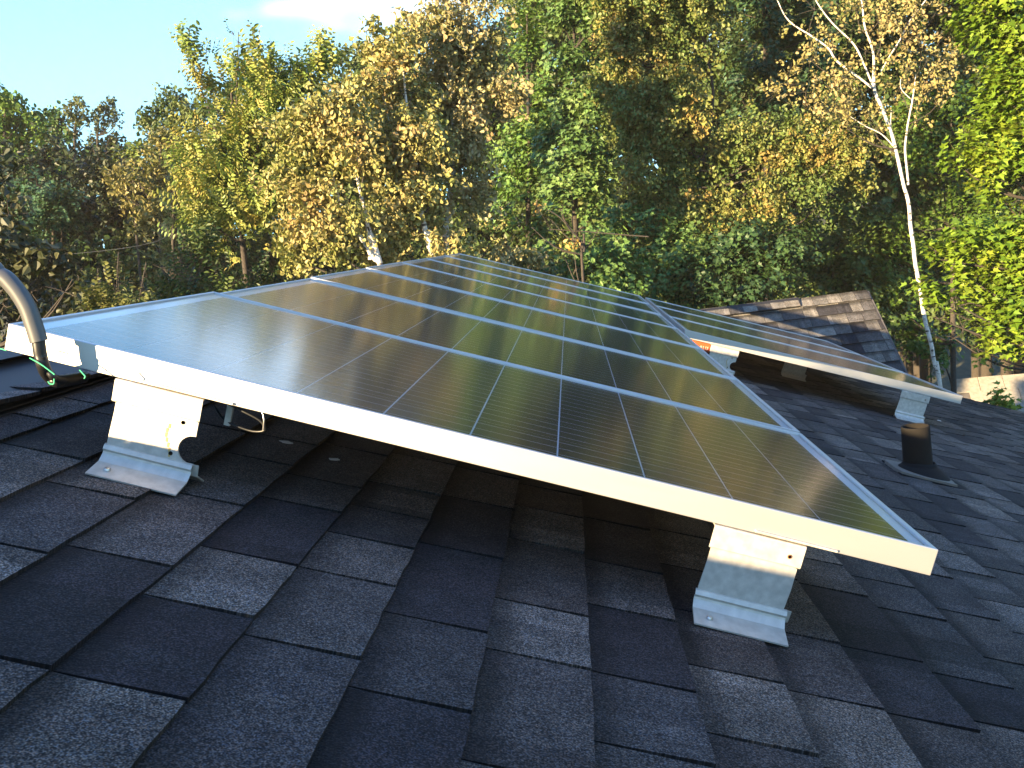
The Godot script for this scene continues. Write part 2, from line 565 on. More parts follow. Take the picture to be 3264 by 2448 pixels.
# lays courses between u0 and u1 (down the slope, x) and v0..v1 (across, z); the ones that show largest become pieces of their own
func lay_shingles(parent: Node3D, u0: float, u1: float, v0: float, v1: float, level: float, singles: int, lo: float, hi: float, shade: Color, hidden: Callable) -> void:
	var list := []
	var course := 0
	var u := u0
	while u < u1:
		var v := v0 - rng.randf() * hi
		var odd := false
		while v < v1:
			var w := rng.randf_range(lo, hi)
			var a0 := maxf(v, v0); var a1 := minf(v + w, v1)
			if a1 - a0 > 0.02:
				var at := Vector3(u, level, (a0 + a1) / 2)
				var seen := parent.global_transform * at - EYE
				var score := (a1 - a0) / pow(seen.length(), 3.0)
				var cam := seen * cam_basis
				if cam.z > -0.3 or absf(cam.x / cam.z) > 0.56 or absf(cam.y / cam.z) > 0.43 or hidden.call(at): score *= 0.001
				list.append([score, at, a1 - a0, rng.randi(), course, odd])
			v += w
			odd = not odd
		u += 0.1545
		course += 1
	list.sort_custom(func(p, q): return p[0] > q[0])
	var rest := new_st()
	for i in list.size():
		var e: Array = list[i]
		rng.seed = e[3]
		var roll := rng.randf()
		var tone: Color = tones[0] if roll < 0.2 else tones[1] if roll < 0.38 else tones[2] if roll < 0.58 else tones[5] if roll < 0.66 else tones[3] if roll < 0.9 else tones[4]
		tone = tone * rng.randf_range(0.88, 1.12) * shade
		var thick := rng.randf_range(0.0066, 0.0075) if e[5] else rng.randf_range(0.006, 0.0068)
		var turn := Basis(Vector3.UP, rng.randf_range(-0.006, 0.006))
		if i < singles:
			var st := new_st()
			shingle_shape(st, Transform3D(), 0.168, e[2] - 0.004, thick, tone, true)
			put("shingle", done(st), M.shingle, parent, Transform3D(turn, e[1]))
		else:
			shingle_shape(rest, Transform3D(turn, e[1]), 0.168, e[2] - 0.004, thick, tone, false)
	var o := put("shingle_field", done(rest), M.shingle, parent)
	o.set_meta("kind", "stuff")

var cam_basis: Basis

func build_house() -> void:
	var root := base("house", Transform3D(Basis(), Vector3(1.2, 0, -3.0)), "house whose dark asphalt shingle roof carries the solar panels", "house")
	var back := Transform3D(Basis(), Vector3(-1.2, 0, 3.0))
	# the roof slab; its axes are those of the slope
	var roof := put("roof", box_mesh(Vector3(-1.2, ROOF_B - 0.1, -8.95), Vector3(5.2, ROOF_B, 3.0), 0.004), M.deck, root, back * on_slope(0, 0, 0))
	rng.seed = 11
	lay_shingles(roof, -1.06, 5.25, -8.95, 3.0, ROOF_B, 230, 0.17, 0.34, Color.WHITE, func(p: Vector3): return p.x > -0.8 and p.x < 0.6 and p.z < -2.1 and p.z > -8.9)
	# the far slope beyond the ridge
	var ridge := EYE + tilt * Vector3(-1.2, ROOF_B, 0)
	var other := Transform3D(Basis(Vector3(0, 0, 1), PI + PITCH) * Basis(Vector3(1, 0, 0), PI), ridge)
	var slope := put("roof", box_mesh(Vector3(0.0, -0.1, -3.0), Vector3(4.5, 0, 8.95), 0.004), M.deck, root, back * other)
	rng.seed = 12
	lay_shingles(slope, 0.1, 4.5, -3.0, 8.95, 0.0, 0, 0.2, 0.4, Color(1.1, 1.1, 1.1), func(_p: Vector3): return true)
	# ridge vent: black louvred strip with cap shingles on it
	var vent := put("ridge_vent", box_mesh(Vector3(-1.25, ROOF_B + 0.002, -8.9), Vector3(-1.012, ROOF_B + 0.027, 3.0), 0.004), M.black, roof)
	vent.name = "ridge_vent"
	var st := new_st()
	for k in 3: bevel_box(st, Vector3(-1.01, ROOF_B + 0.005 + k * 0.009, -8.9), Vector3(-0.985 - k * 0.003, ROOF_B + 0.0075 + k * 0.009, 3.0), 0.001)
	var lv := put("vent_louvres", done(st), M.black, roof)
	lv.set_meta("kind", "stuff")
	rng.seed = 13
	var z := 3.0
	while z > -8.8:
		var s2 := new_st()
		var lean := Transform3D(Basis(Vector3(0, 0, 1), 0.17), Vector3(-0.985, ROOF_B + 0.031, z))
		# the cap's exposed end points to the eye
		var tone: Color = tones[[1, 2, 3, 4, 2][rng.randi() % 5]] * 1.25
		shingle_shape(s2, lean * Transform3D(Basis(Vector3(1, 0, 0), -0.02), Vector3.ZERO), 0.225, 0.146, 0.006, tone, true)
		var far := Transform3D(Basis(Vector3(0, 0, 1), 0.62), Vector3(-1.2, ROOF_B + 0.018, z))
		shingle_shape(s2, far * Transform3D(Basis(Vector3.UP, PI), Vector3(-0.2, 0, 0)), 0.2, 0.146, 0.006, tone, false)
		put("cap_shingle", done(s2), M.shingle, roof)
		z -= 0.1475
	# walls and fascia below
	var eave := EYE + tilt * Vector3(5.2, ROOF_B, 0)
	put("wall", box_mesh(Vector3(-5.0, GROUND - 0.2, -8.6), Vector3(eave.x - 0.4, eave.y - 0.14, 2.6), 0.01), M.wall, root, back)
	var gable := PackedVector2Array([Vector2(-5.0, eave.y - 0.14), Vector2(eave.x - 0.4, eave.y - 0.14), Vector2(eave.x - 0.4, eave.y - 0.02), Vector2(ridge.x, ridge.y - 0.16), Vector2(-5.0, eave.y + 0.1)])
	put("gable_wall", plate(gable, 2.4, 2.55), M.wall, root, back)
	put("gable_wall", plate(gable, -8.55, -8.4), M.wall, root, back)
	put("fascia", box_mesh(Vector3(5.202, ROOF_B - 0.2, -8.95), Vector3(5.23, ROOF_B - 0.012, 3.0), 0.003), M.fascia, root, back * on_slope(0, 0, 0))

func build_wing() -> void:
	# a lower roof beyond the panels, its ridge square to the main one
	var rz := -10.4
	var ry := EYE.y - 0.962
	var x1 := 3.0
	var x0 := 1.0
	var steep := 0.611
	var run := 1.42
	var long := run / cos(steep)
	var root := base("roof_wing", Transform3D(Basis(), Vector3(2.0, 0, rz)), "lower shingled gable wing in patchy sunlight behind the solar panels", "building")
	var back := Transform3D(Basis(), -Vector3(2.0, 0, rz))
	for s in [1.0, -1.0]:
		# local x runs down the slope, local z along the ridge
		var down := Vector3(0, -sin(steep), cos(steep) * s)
		var zz := Vector3(-s, 0, 0)
		var b := Basis(down, zz.cross(down), zz)
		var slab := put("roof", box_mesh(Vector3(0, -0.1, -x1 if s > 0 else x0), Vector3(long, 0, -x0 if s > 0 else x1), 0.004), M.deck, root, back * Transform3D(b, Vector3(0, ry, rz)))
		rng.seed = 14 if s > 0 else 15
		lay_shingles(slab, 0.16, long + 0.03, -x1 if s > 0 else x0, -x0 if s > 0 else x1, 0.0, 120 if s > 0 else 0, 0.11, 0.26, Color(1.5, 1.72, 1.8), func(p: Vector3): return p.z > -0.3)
		if s > 0:
			rng.seed = 16
			var at := -x1 + 0.07
			while at < -x0:
				var raised := at > -2.28
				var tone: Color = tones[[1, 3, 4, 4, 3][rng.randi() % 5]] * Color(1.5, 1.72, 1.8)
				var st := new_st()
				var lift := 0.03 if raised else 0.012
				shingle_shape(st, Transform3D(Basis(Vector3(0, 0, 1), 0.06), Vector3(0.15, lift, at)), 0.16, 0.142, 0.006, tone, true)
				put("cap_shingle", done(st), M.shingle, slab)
				var st2 := new_st()
				shingle_shape(st2, Transform3D(Basis(Vector3(0, 0, 1), 2.0 * steep) * Basis(Vector3.UP, PI), Vector3(-0.02, lift - 0.005, at)), 0.0, 0.142, 0.006, tone, false)
				at += 0.144
			put("ridge_vent", box_mesh(Vector3(0.0, 0.004, -2.3), Vector3(0.14, 0.026, -x0), 0.002), M.black, slab)
	var eave_y := ry - run * tan(steep)
	var gab := PackedVector2Array([Vector2(-run + 0.1, eave_y - 0.1), Vector2(run - 0.1, eave_y - 0.1), Vector2(0, ry - 0.14)])
	put("gable_wall", plate(gab, -0.06, 0.06), M.wall, root, back * Transform3D(Basis(Vector3.UP, PI / 2), Vector3(x1 - 0.25, 0, rz)))
	put("wall", box_mesh(Vector3(x0, GROUND - 0.2, rz - run + 0.1), Vector3(x1 - 0.2, eave_y - 0.1, rz + run - 0.15), 0.01), M.wall, root, back)
	put("rake_board", box_mesh(Vector3(0, -0.16, -x1 - 0.022), Vector3(long, -0.004, -x1 - 0.002), 0.003), M.fascia, root, back * Transform3D(Basis(Vector3(0, -sin(steep), cos(steep)), Vector3(-1, 0, 0).cross(Vector3(0, -sin(steep), cos(steep))), Vector3(-1, 0, 0)), Vector3(0, ry, rz)))

# ---------- solar panels ----------
const PL := 1.664
const PD := 1.0
const PITCH_C := 1.0214
var panel_meshes := {}

func make_panel(label: String, group: String) -> Node3D:
	var root := base("solar_panel", Transform3D(), label, "solar panel", group)
	if panel_meshes.is_empty():
		var h := 0.048
		panel_meshes.near = box_mesh(Vector3(-PL / 2, -h, -0.009), Vector3(PL / 2, 0, 0), 0.0012, Transform3D(Basis(), Vector3(0, 0, PD / 2)))
		panel_meshes.far = box_mesh(Vector3(-PL / 2, -h, 0), Vector3(PL / 2, 0, 0.009), 0.0012, Transform3D(Basis(), Vector3(0, 0, -PD / 2)))
		panel_meshes.left = box_mesh(Vector3(-PL / 2, -h, -PD / 2 + 0.0094), Vector3(-PL / 2 + 0.009, -0.0002, PD / 2 - 0.0094), 0.0012)
		panel_meshes.right = box_mesh(Vector3(PL / 2 - 0.009, -h, -PD / 2 + 0.0094), Vector3(PL / 2, -0.0002, PD / 2 - 0.0094), 0.0012)
		panel_meshes.sheet = box_mesh(Vector3(-PL / 2 + 0.0092, -0.011, -PD / 2 + 0.0092), Vector3(PL / 2 - 0.0092, -0.0075, PD / 2 - 0.0092), 0.0003)
		panel_meshes.cell = box_mesh(Vector3(-0.078, -0.0003, -0.078), Vector3(0.078, 0.0003, 0.078), 0.0002)
		var st := new_st()
		for r in 6:
			for k in 3:
				var z := (r - 2.5) * 0.1592 + (k - 1) * 0.052
				quad(st, Vector3(-0.797, 0, z - 0.0009), Vector3(0.797, 0, z - 0.0009), Vector3(0.797, 0, z + 0.0009), Vector3(-0.797, 0, z + 0.0009))
		panel_meshes.ribbons = done(st)
		var q := new_st()
		quad(q, Vector3(-PL / 2 + 0.0092, 0, -PD / 2 + 0.0092), Vector3(PL / 2 - 0.0092, 0, -PD / 2 + 0.0092), Vector3(PL / 2 - 0.0092, 0, PD / 2 - 0.0092), Vector3(-PL / 2 + 0.0092, 0, PD / 2 - 0.0092))
		panel_meshes.glass = done(q)
	put("frame_rail", panel_meshes.near, M.frame, root)
	put("frame_rail", panel_meshes.far, M.frame, root)
	put("frame_rail", panel_meshes.left, M.frame, root)
	put("frame_rail", panel_meshes.right, M.frame, root)
	var sh := put("backsheet", panel_meshes.sheet, M.sheet, root)
	sh.set_meta("label", "white backsheet showing between the dark cells")
	for r in 6:
		for k in 10:
			put("solar_cell", panel_meshes.cell, M.cells[rng.randi() % 4], root, Transform3D(Basis(), Vector3((k - 4.5) * 0.159, -0.0066, (r - 2.5) * 0.1592)))
	var rb := put("busbars", panel_meshes.ribbons, M.ribbon, root, Transform3D(Basis(), Vector3(0, -0.0058, 0)))
	rb.set_meta("kind", "stuff")
	put("glass_pane", panel_meshes.glass, M.glass, root, Transform3D(Basis(), Vector3(0, -0.0035, 0)))
	return root

func build_panels() -> void:
	rng.seed = 21
	var words := ["nearest solar panel, its long front frame glaring in the sun", "second solar panel back, behind the first silver seam", "third solar panel back in the long left array", "fourth solar panel back in the long left array", "fifth solar panel back, left of the second array's front edge", "sixth solar panel back, last but one of the left array", "farthest solar panel of the left array, under the birches"]
	var roll := [0.0, 0.005, 0.002, 0.0, -0.001, 0.002, 0.004]
	var dip := [0.0, -0.003, -0.001, 0.001, -0.001, 0.0, 0.001]
	for k in 7:
		var p := make_panel(words[k], "solar panels of the left array")
		p.transform = on_slope(-0.087, -0.373 + dip[k], 1.659 + PITCH_C * k + PD / 2) * Transform3D(Basis(Vector3(0, 0, 1), roll[k]), Vector3.ZERO)
	words = ["front solar panel of the second array, its silver edge dappled with shade", "middle solar panel of the second array right of the long one", "rear solar panel of the second array, against the shingled wing"]
	for k in 3:
		var p := make_panel(words[k], "solar panels of the right array")
		p.transform = on_slope(1.627, -0.373, 5.786 + PITCH_C * k + PD / 2)

func holed(outline: PackedVector2Array, holes: Array) -> PackedVector2Array:
	for h in holes:
		var disc := PackedVector2Array()
		for k in 20: disc.append(Vector2(h[0], h[1]) + Vector2(cos(TAU * k / 20), sin(TAU * k / 20)) * h[2])
		outline = Geometry2D.clip_polygons(outline, disc)[0]
	return outline

# a sheet-metal standoff: hooked cap, body, two folds, foot; its origin is at the roof under its middle, x along the slope
func bracket(a: float, c: float, label: String, width: float, notch: bool) -> Node3D:
	var root := base("mounting_bracket", on_slope(a, ROOF_B + 0.009, c), label, "bracket", "sheet metal brackets that carry the panels")
	var w := width / 2
	var top := 0.163
	var body := PackedVector2Array([Vector2(-w + 0.004, 0.02), Vector2(w - 0.006, 0.02), Vector2(w - 0.003, 0.05), Vector2(w - 0.001, 0.078), Vector2(w - 0.001, 0.118), Vector2(w - 0.006, 0.12), Vector2(w - 0.006, top - 0.004), Vector2(-w + 0.004, top - 0.004), Vector2(-w + 0.003, 0.1), Vector2(-w, 0.045)])
	if notch: body = holed(body, [[w - 0.003, 0.066, 0.026]])
	put("body", plate(body, -0.004, 0.0), M.galv, root)
	put("cap", folded([Vector2(-0.03, top - 0.001), Vector2(0.001, top), Vector2(0.006, top - 0.001), Vector2(0.0075, top - 0.004), Vector2(0.0065, top - 0.04), Vector2(0.005, top - 0.042)], -w - 0.002, w + 0.002, -0.003), M.galv, root)
	put("foot", folded([Vector2(-0.002, 0.042), Vector2(0.003, 0.04), Vector2(0.007, 0.033), Vector2(0.003, 0.028), Vector2(0.004, 0.024), Vector2(0.009, 0.018), Vector2(0.015, 0.012), Vector2(0.06, 0.001)], -w - 0.003, w + 0.003, -0.003), M.galv, root)
	put("rear_foot", folded([Vector2(-0.006, 0.04), Vector2(-0.01, 0.02), Vector2(-0.05, 0.001)], -w + 0.012, w + 0.012, 0.003), M.galv, root)
	var screw := lathe([Vector2(0.0001, 0.004), Vector2(0.0045, 0.0036), Vector2(0.006, 0.001), Vector2(0.006, -0.004)], 12)
	var flat := Basis(Vector3(1, 0, 0), 0.24)
	put("screw", screw, M.steel, root, Transform3D(flat, Vector3(-w + 0.025, 0.008, 0.038)))
	if notch:
		for q in [Vector2(w - 0.028, 0.112), Vector2(w - 0.04, 0.052)]:
			var st := new_st()
			tube(st, [Vector3(q.x, q.y, -0.003), Vector3(q.x, q.y, 0.0012)], [0.0036, 0.0036], 10)
			put("hole", done(st, false), M.black, root)
		var s2 := new_st()
		for k in 7:
			var u := k / 7.0
			bevel_box(s2, Vector3(w - 0.05 + 0.006 * cos(u * 5), 0.045 + u * 0.06, 0.0004), Vector3(w - 0.046 + 0.006 * cos(u * 5), 0.053 + u * 0.06, 0.0008), 0.0001)
		put("stain", done(s2), mat(lin(0.42, 0.3, 0.12), 0.9), root)
	else:
		var st := new_st()
		tube(st, [Vector3(w - 0.022, top - 0.024, 0.004), Vector3(w - 0.022, top - 0.024, 0.0092)], [0.0025, 0.0025], 10)
		put("hole", done(st, false), M.black, root)
		put("rust_spot", lathe([Vector2(0.0001, 0.0004), Vector2(0.0036, 0.0003), Vector2(0.004, 0.0)], 12), M.rust, root, Transform3D(Basis(Vector3(1, 0, 0), PI / 2), Vector3(w - 0.022, top - 0.024, 0.0084)))
	put("clamp_strip", box_mesh(Vector3(w - 0.09, 0.0, -0.012), Vector3(w + 0.055, 0.004, 0.008), 0.0005, Transform3D(Basis(Vector3(0, 0, 1), -0.008), Vector3(0, top + 0.0035, 0))), M.galv, root)
	return root

func build_hardware() -> void:
	bracket(-0.634, 1.662, "sunlit bracket with a round notch, under the near panel's upper end", 0.156, true)
	bracket(0.445, 1.662, "half shaded bracket under the near panel's lower end", 0.158, false)
	bracket(1.05, 5.79, "bracket beside the orange block under the second array", 0.165, true)
	bracket(2.195, 5.79, "small bracket behind the black vent pipe", 0.165, false)
	bracket(1.72, 6.75, "brown shaded bracket deep under the second array", 0.16, false)
	# orange block with its print
	var ob := base("orange_block", on_slope(0.925, -0.456, 5.84), "orange block printed ALU under the second array's front edge", "rail end")
	put("block", box_mesh(Vector3(-0.05, -0.022, -0.12), Vector3(0.05, 0.03, 0.0), 0.003), M.orange, ob)
	var tm := TextMesh.new()
	var sf := SystemFont.new()
	sf.font_names = PackedStringArray(["Droid Sans"])
	sf.font_weight = 700
	tm.font = sf
	tm.text = "ALU"
	tm.font_size = 64
	tm.pixel_size = 0.00045
	tm.depth = 0.001
	put("lettering", tm, M.print, ob, Transform3D(Basis(Vector3(0, 0, 1), 0.06), Vector3(0.012, -0.002, 0.0006)))
	# a coil of cable under the front panel by the notched bracket
	var coil := base("cable_loop", on_slope(-0.5, -0.43, 1.72), "thin loop of cable hanging under the near panel beside the notched bracket", "cable")
	put("cable", tube_mesh([Vector3(-0.04, -0.002, 0), Vector3(-0.005, -0.008, 0.01), Vector3(0.035, -0.018, 0.012), Vector3(0.048, -0.034, 0.01), Vector3(0.02, -0.043, 0.005), Vector3(-0.03, -0.036, 0.0), Vector3(-0.06, -0.02, -0.02)], 0.0024), M.cable, coil)
	put("clip", box_mesh(Vector3(-0.03, -0.045, -0.004), Vector3(-0.018, 0.01, 0.004), 0.001), M.galv, coil)
	put("clip", tube_mesh([Vector3(0.036, 0.0, 0.01), Vector3(0.044, -0.014, 0.014), Vector3(0.046, -0.034, 0.012)], 0.0018), M.steel, coil)
	# conduit that comes over the ridge and the cable in its end
	var cd := base("conduit", on_slope(-0.9, ROOF_B, 1.605), "bent grey conduit arching over the near panel's upper left corner", "conduit")
	put("pipe", tube_mesh([Vector3(-0.42, -0.06, 0.03), Vector3(-0.3, 0.12, 0.02), Vector3(-0.0627, 0.3011, 0.0000), Vector3(-0.0152, 0.3092, 0.0000), Vector3(0.0111, 0.2964, 0.0000), Vector3(0.0381, 0.2691, 0.0000), Vector3(0.0559, 0.2388, 0.0000), Vector3(0.0679, 0.2149, -0.0000)], 0.0148, 18, 10), M.conduit, cd)
	put("cable", tube_mesh([Vector3(0.0653, 0.2208, 0.0000), Vector3(0.0736, 0.1943, 0.0000), Vector3(0.0811, 0.1709, -0.0050), Vector3(0.0689, 0.1440, -0.0550), Vector3(0.0865, 0.1406, -0.0550), Vector3(0.0625, 0.1216, -0.1950)], 0.011, 12, 8), M.cable, cd)
	put("cable", tube_mesh([Vector3(0.0807, 0.1926, 0.0050), Vector3(0.0889, 0.1687, -0.0050), Vector3(0.0989, 0.1548, -0.0150), Vector3(0.0850, 0.1359, -0.0950), Vector3(0.0709, 0.1264, -0.1950)], 0.006, 8, 8), M.cable, cd)
	for t in [[Vector3(0.0643, 0.1874, 0.0150), Vector3(0.0865, 0.1807, 0.0150), Vector3(0.1110, 0.1696, 0.0150)], [Vector3(0.1020, 0.1552, 0.0150), Vector3(0.1057, 0.1520, 0.0150), Vector3(0.1120, 0.1535, 0.0150), Vector3(0.1114, 0.1623, 0.0150)], [Vector3(0.1519, 0.1877, 0.0150), Vector3(0.1593, 0.1822, 0.0150), Vector3(0.1631, 0.1791, 0.0150), Vector3(0.1622, 0.1748, 0.0150)], [Vector3(0.0052, 0.1909, 0.0150), Vector3(0.0150, 0.1908, 0.0150), Vector3(0.0232, 0.1904, 0.0150)]]: put("green_tie", tube_mesh(t, 0.0011, 6, 6), M.green, cd)
	# vent pipe
	var vp := base("vent_pipe", Transform3D(Basis(), EYE + tilt * Vector3(1.565, ROOF_B + 0.01, -3.86)), "black plumbing vent pipe in a flared rubber boot on the right roof", "vent pipe")
	put("pipe", lathe([Vector2(0.056, 0.0), Vector2(0.055, 0.04), Vector2(0.0535, 0.185), Vector2(0.0525, 0.19), Vector2(0.048, 0.19), Vector2(0.0465, 0.187), Vector2(0.0465, 0.02), Vector2(0.0001, 0.02)], 32), M.pipe, vp)
	put("boot", lathe([Vector2(0.135, -0.06), Vector2(0.116, -0.012), Vector2(0.078, 0.022), Vector2(0.066, 0.032), Vector2(0.062, 0.042), Vector2(0.057, 0.046), Vector2(0.055, 0.04)], 32), M.rubber, vp, Transform3D(Basis(Vector3(0, 0, 1), -PITCH * 0.45), Vector3.ZERO))
	var ol := PackedVector2Array()
	var r := RandomNumberGenerator.new()
	r.seed = 3
	for k in 40:
		var t := TAU * k / 40
		var q := Vector2(cos(t), sin(t))
		var m := maxf(absf(q.x), absf(q.y))
		ol.append(q / pow(m, 0.75) * 0.118 * r.randf_range(0.96, 1.04))
	put("sealant", plate(ol, 0.0, 0.012), M.sealant, vp, Transform3D(tilt * Basis(Vector3(1, 0, 0), -PI / 2), Vector3(0, -0.006, 0)))
	put("flashing", plate(PackedVector2Array([Vector2(-0.11, -0.125), Vector2(0.155, -0.125), Vector2(0.155, 0.12), Vector2(-0.11, 0.12)]), -0.003, 0.002), M.rubber, vp, Transform3D(tilt * Basis(Vector3(1, 0, 0), -PI / 2), Vector3(0, -0.004, 0)))
	# scraps on the shingles
	var spots := [[-0.499, 2.091, 0.30, 0.018, "pale scrap on the shaded shingles nearer the notched bracket"], [-0.381, 2.047, 0.90, 0.017, "pale scrap on the shaded shingles farther right under the long frame"], [2.306, 5.877, 0.20, 0.030, "pale flake on the shingles right of the vent pipe"], [2.535, 6.182, 0.50, 0.025, "small pale flake on the shingles farthest right of the vent pipe"]]
	for s in spots:
		var ol2 := PackedVector2Array()
		for k in 9:
			var t := TAU * k / 9
			ol2.append(Vector2(cos(t) * s[3] * r.randf_range(0.5, 1.1), sin(t) * s[3] * 0.35 * r.randf_range(0.5, 1.2)))
		var o := put("leaf_scrap", plate(ol2, 0.0, 0.0015), M.paper, self, on_slope(s[0], ROOF_B + 0.011, s[1]) * Transform3D(Basis(Vector3.UP, s[2]) * Basis(Vector3(1, 0, 0), -PI / 2 + 0.12), Vector3.ZERO))
		tag(o, s[4], "scrap", "pale scraps lying on the shingles")

func build_shed() -> void:
	var sp := Transform3D(Basis(Vector3.UP, -0.2), Vector3(9.33, GROUND, -20.50))
	var root := base("shed", sp, "small sunlit shed roof down beyond the right corner of the roof", "shed")
	# low roof slope that faces the eye, of large pale slabs
	var steep := 0.62
	var b := Basis(Vector3(1, 0, 0), steep)
	var pale := noise_tex(128, 0.05, lin(0.2, 0.18, 0.145), lin(0.31, 0.28, 0.23), 4, 51)
	var pm := mat(Color.WHITE, 0.9)
	pm.albedo_texture = pale
	pm.uv1_triplanar = true
	pm.uv1_scale = Vector3(1.5, 1.5, 1.5)
	var slab := put("roof", box_mesh(Vector3(-1.6, -0.06, -1.0), Vector3(1.7, -0.002, 1.0), 0.01), M.fascia, root, Transform3D(b, Vector3(0, 1.64, 0)))
	rng.seed = 31
	for row in 5:
		for k in 7:
			var x: float = -1.6 + k * 0.48 + (0.24 if row % 2 else 0.0)
			put("roof_slab", box_mesh(Vector3(x, 0.002, -1.0 + row * 0.4), Vector3(minf(x + 0.472, 1.72), 0.018 + rng.randf() * 0.006, -1.0 + row * 0.4 + 0.4 + 0.02), 0.005, Transform3D(Basis(Vector3(1, 0, 0), 0.02), Vector3.ZERO)), pm, slab)
	put("wall", box_mesh(Vector3(-1.5, 0, -0.7), Vector3(1.6, 1.06, 0.7), 0.01), M.wood, root)
	put("roof", box_mesh(Vector3(-1.6, -0.06, -1.0), Vector3(1.7, 0, 1.0), 0.01), M.fascia, root, Transform3D(Basis(Vector3(1, 0, 0), -steep), Vector3(0, 1.64, -1.6)))
	put("round_lamp", lathe([Vector2(0.0001, 0.03), Vector2(0.03, 0.03), Vector2(0.035, 0.02), Vector2(0.1, 0.02), Vector2(0.11, 0.0)], 20), M.lamp, root, Transform3D(Basis(Vector3(1, 0, 0), PI / 2), Vector3(1.5, 0.9, 0.72)))

func build_ground() -> void:
	var st := new_st()
	var n := 44
	var h := func(x: float, z: float) -> float:
		var d := maxf(0.0, -z - 27.0)
		return GROUND + d * 0.25 + noise.get_noise_2d(x * 2.0, z * 2.0) * 0.5 * minf(1.0, maxf(0.0, Vector2(x, z + 3).length() - 11.0) / 10.0)
	for i in n:
		for k in n:
			var p := []
			for w in [[0, 0], [1, 0], [1, 1], [0, 1]]:
				var u: float = (float(i + w[0]) / n - 0.5) * 2.0
				var v: float = (float(k + w[1]) / n - 0.5) * 2.0
				var x: float = 64.0 * u * absf(u); var z: float = 64.0 * v * absf(v)
				p.append(Vector3(x, h.call(x, z), z))
			quad(st, p[0], p[1], p[2], p[3])
	structure("ground", done(st), M.floor)

# ---------- sky ----------
func cloud_cover() -> ImageTexture:
	var w := 1024; var h := 512
	var n := FastNoiseLite.new()
	n.seed = 8; n.frequency = 0.9; n.fractal_octaves = 5
	var im := Image.create(w, h, false, Image.FORMAT_RGBA8)
	for y in h:
		for x in w:
			var lat := (0.5 - (y + 0.5) / h) * PI
			var lon := TAU * x / w
			var a := 0.0
			if lat > 0.0:
				var p := Vector3(cos(lat) * cos(lon), sin(lat) * 4.2, cos(lat) * sin(lon)) * 2.6
				p.y += 0.5 * p.x
				a = clampf((n.get_noise_3dv(p) - 0.12) * 2.6, 0, 1) * smoothstep(0.1, 0.22, lat)
			im.set_pixel(x, y, Color(1, 0.97, 0.94, a * 0.5))
	return ImageTexture.create_from_image(im)

func _ready() -> void:
	# camera
	var cam := Camera3D.new()
	cam.name = "camera"
	cam_basis = Basis(Vector3(0.989968, -0.129138, -0.057326), Vector3(0.119366, 0.981503, -0.149679), Vector3(0.075595, 0.141335, 0.987071)).orthonormalized()
	cam.transform = Transform3D(cam_basis, EYE)
	cam.fov = 42.85
	cam.near = 0.05
	cam.far = 500.0
	add_child(cam)
	# sky and exposure
	var env := Environment.new()
	env.background_mode = Environment.BG_SKY
	var sm := ProceduralSkyMaterial.new()
	sm.sky_top_color = Color(0.22, 0.48, 0.8)
	sm.sky_horizon_color = Color(0.68, 0.91, 0.97)
	sm.sky_curve = 0.26
	sm.ground_bottom_color = Color(0.12, 0.12, 0.09)
	sm.ground_horizon_color = Color(0.4, 0.42, 0.4)
	sm.sun_angle_max = 0.0
	sm.sky_energy_multiplier = 0.7
	sm.sky_cover = cloud_cover()
	var sky := Sky.new()
	sky.sky_material = sm
	env.sky = sky
	env.tonemap_mode = Environment.TONE_MAPPER_LINEAR
	env.tonemap_exposure = 5.0
	env.fog_enabled = true
	env.fog_density = 0.0007
	env.fog_light_color = Color(1.0, 0.95, 0.86)
	env.sdfgi_enabled = true
	env.ssao_enabled = true
	env.ssil_enabled = true
	var we := WorldEnvironment.new()
	we.name = "environment"
	we.environment = env
	add_child(we)
	# low sun from behind the left shoulder, just over the ridge
	var sun := DirectionalLight3D.new()
	sun.name = "sun"
	sun.light_color = Color(1.0, 0.88, 0.68)
	sun.light_energy = 1.6
	sun.light_angular_distance = 0.5
	sun.shadow_enabled = true
	var az := deg_to_rad(45.0)
	var el := deg_to_rad(13.1)
	var towards := Vector3(-sin(az) * cos(el), sin(el), cos(az) * cos(el))
	sun.transform = Transform3D(Basis.looking_at(-towards), Vector3(0, 20, 0))
	add_child(sun)

	rng.seed = 1
	noise.seed = 4
	noise.frequency = 0.03
	noise.fractal_octaves = 2
	make_materials()
	build_ground()
	build_house()
	build_wing()
	build_shed()
	build_panels()
	build_hardware()
	rng.seed = 100
	build_woods()

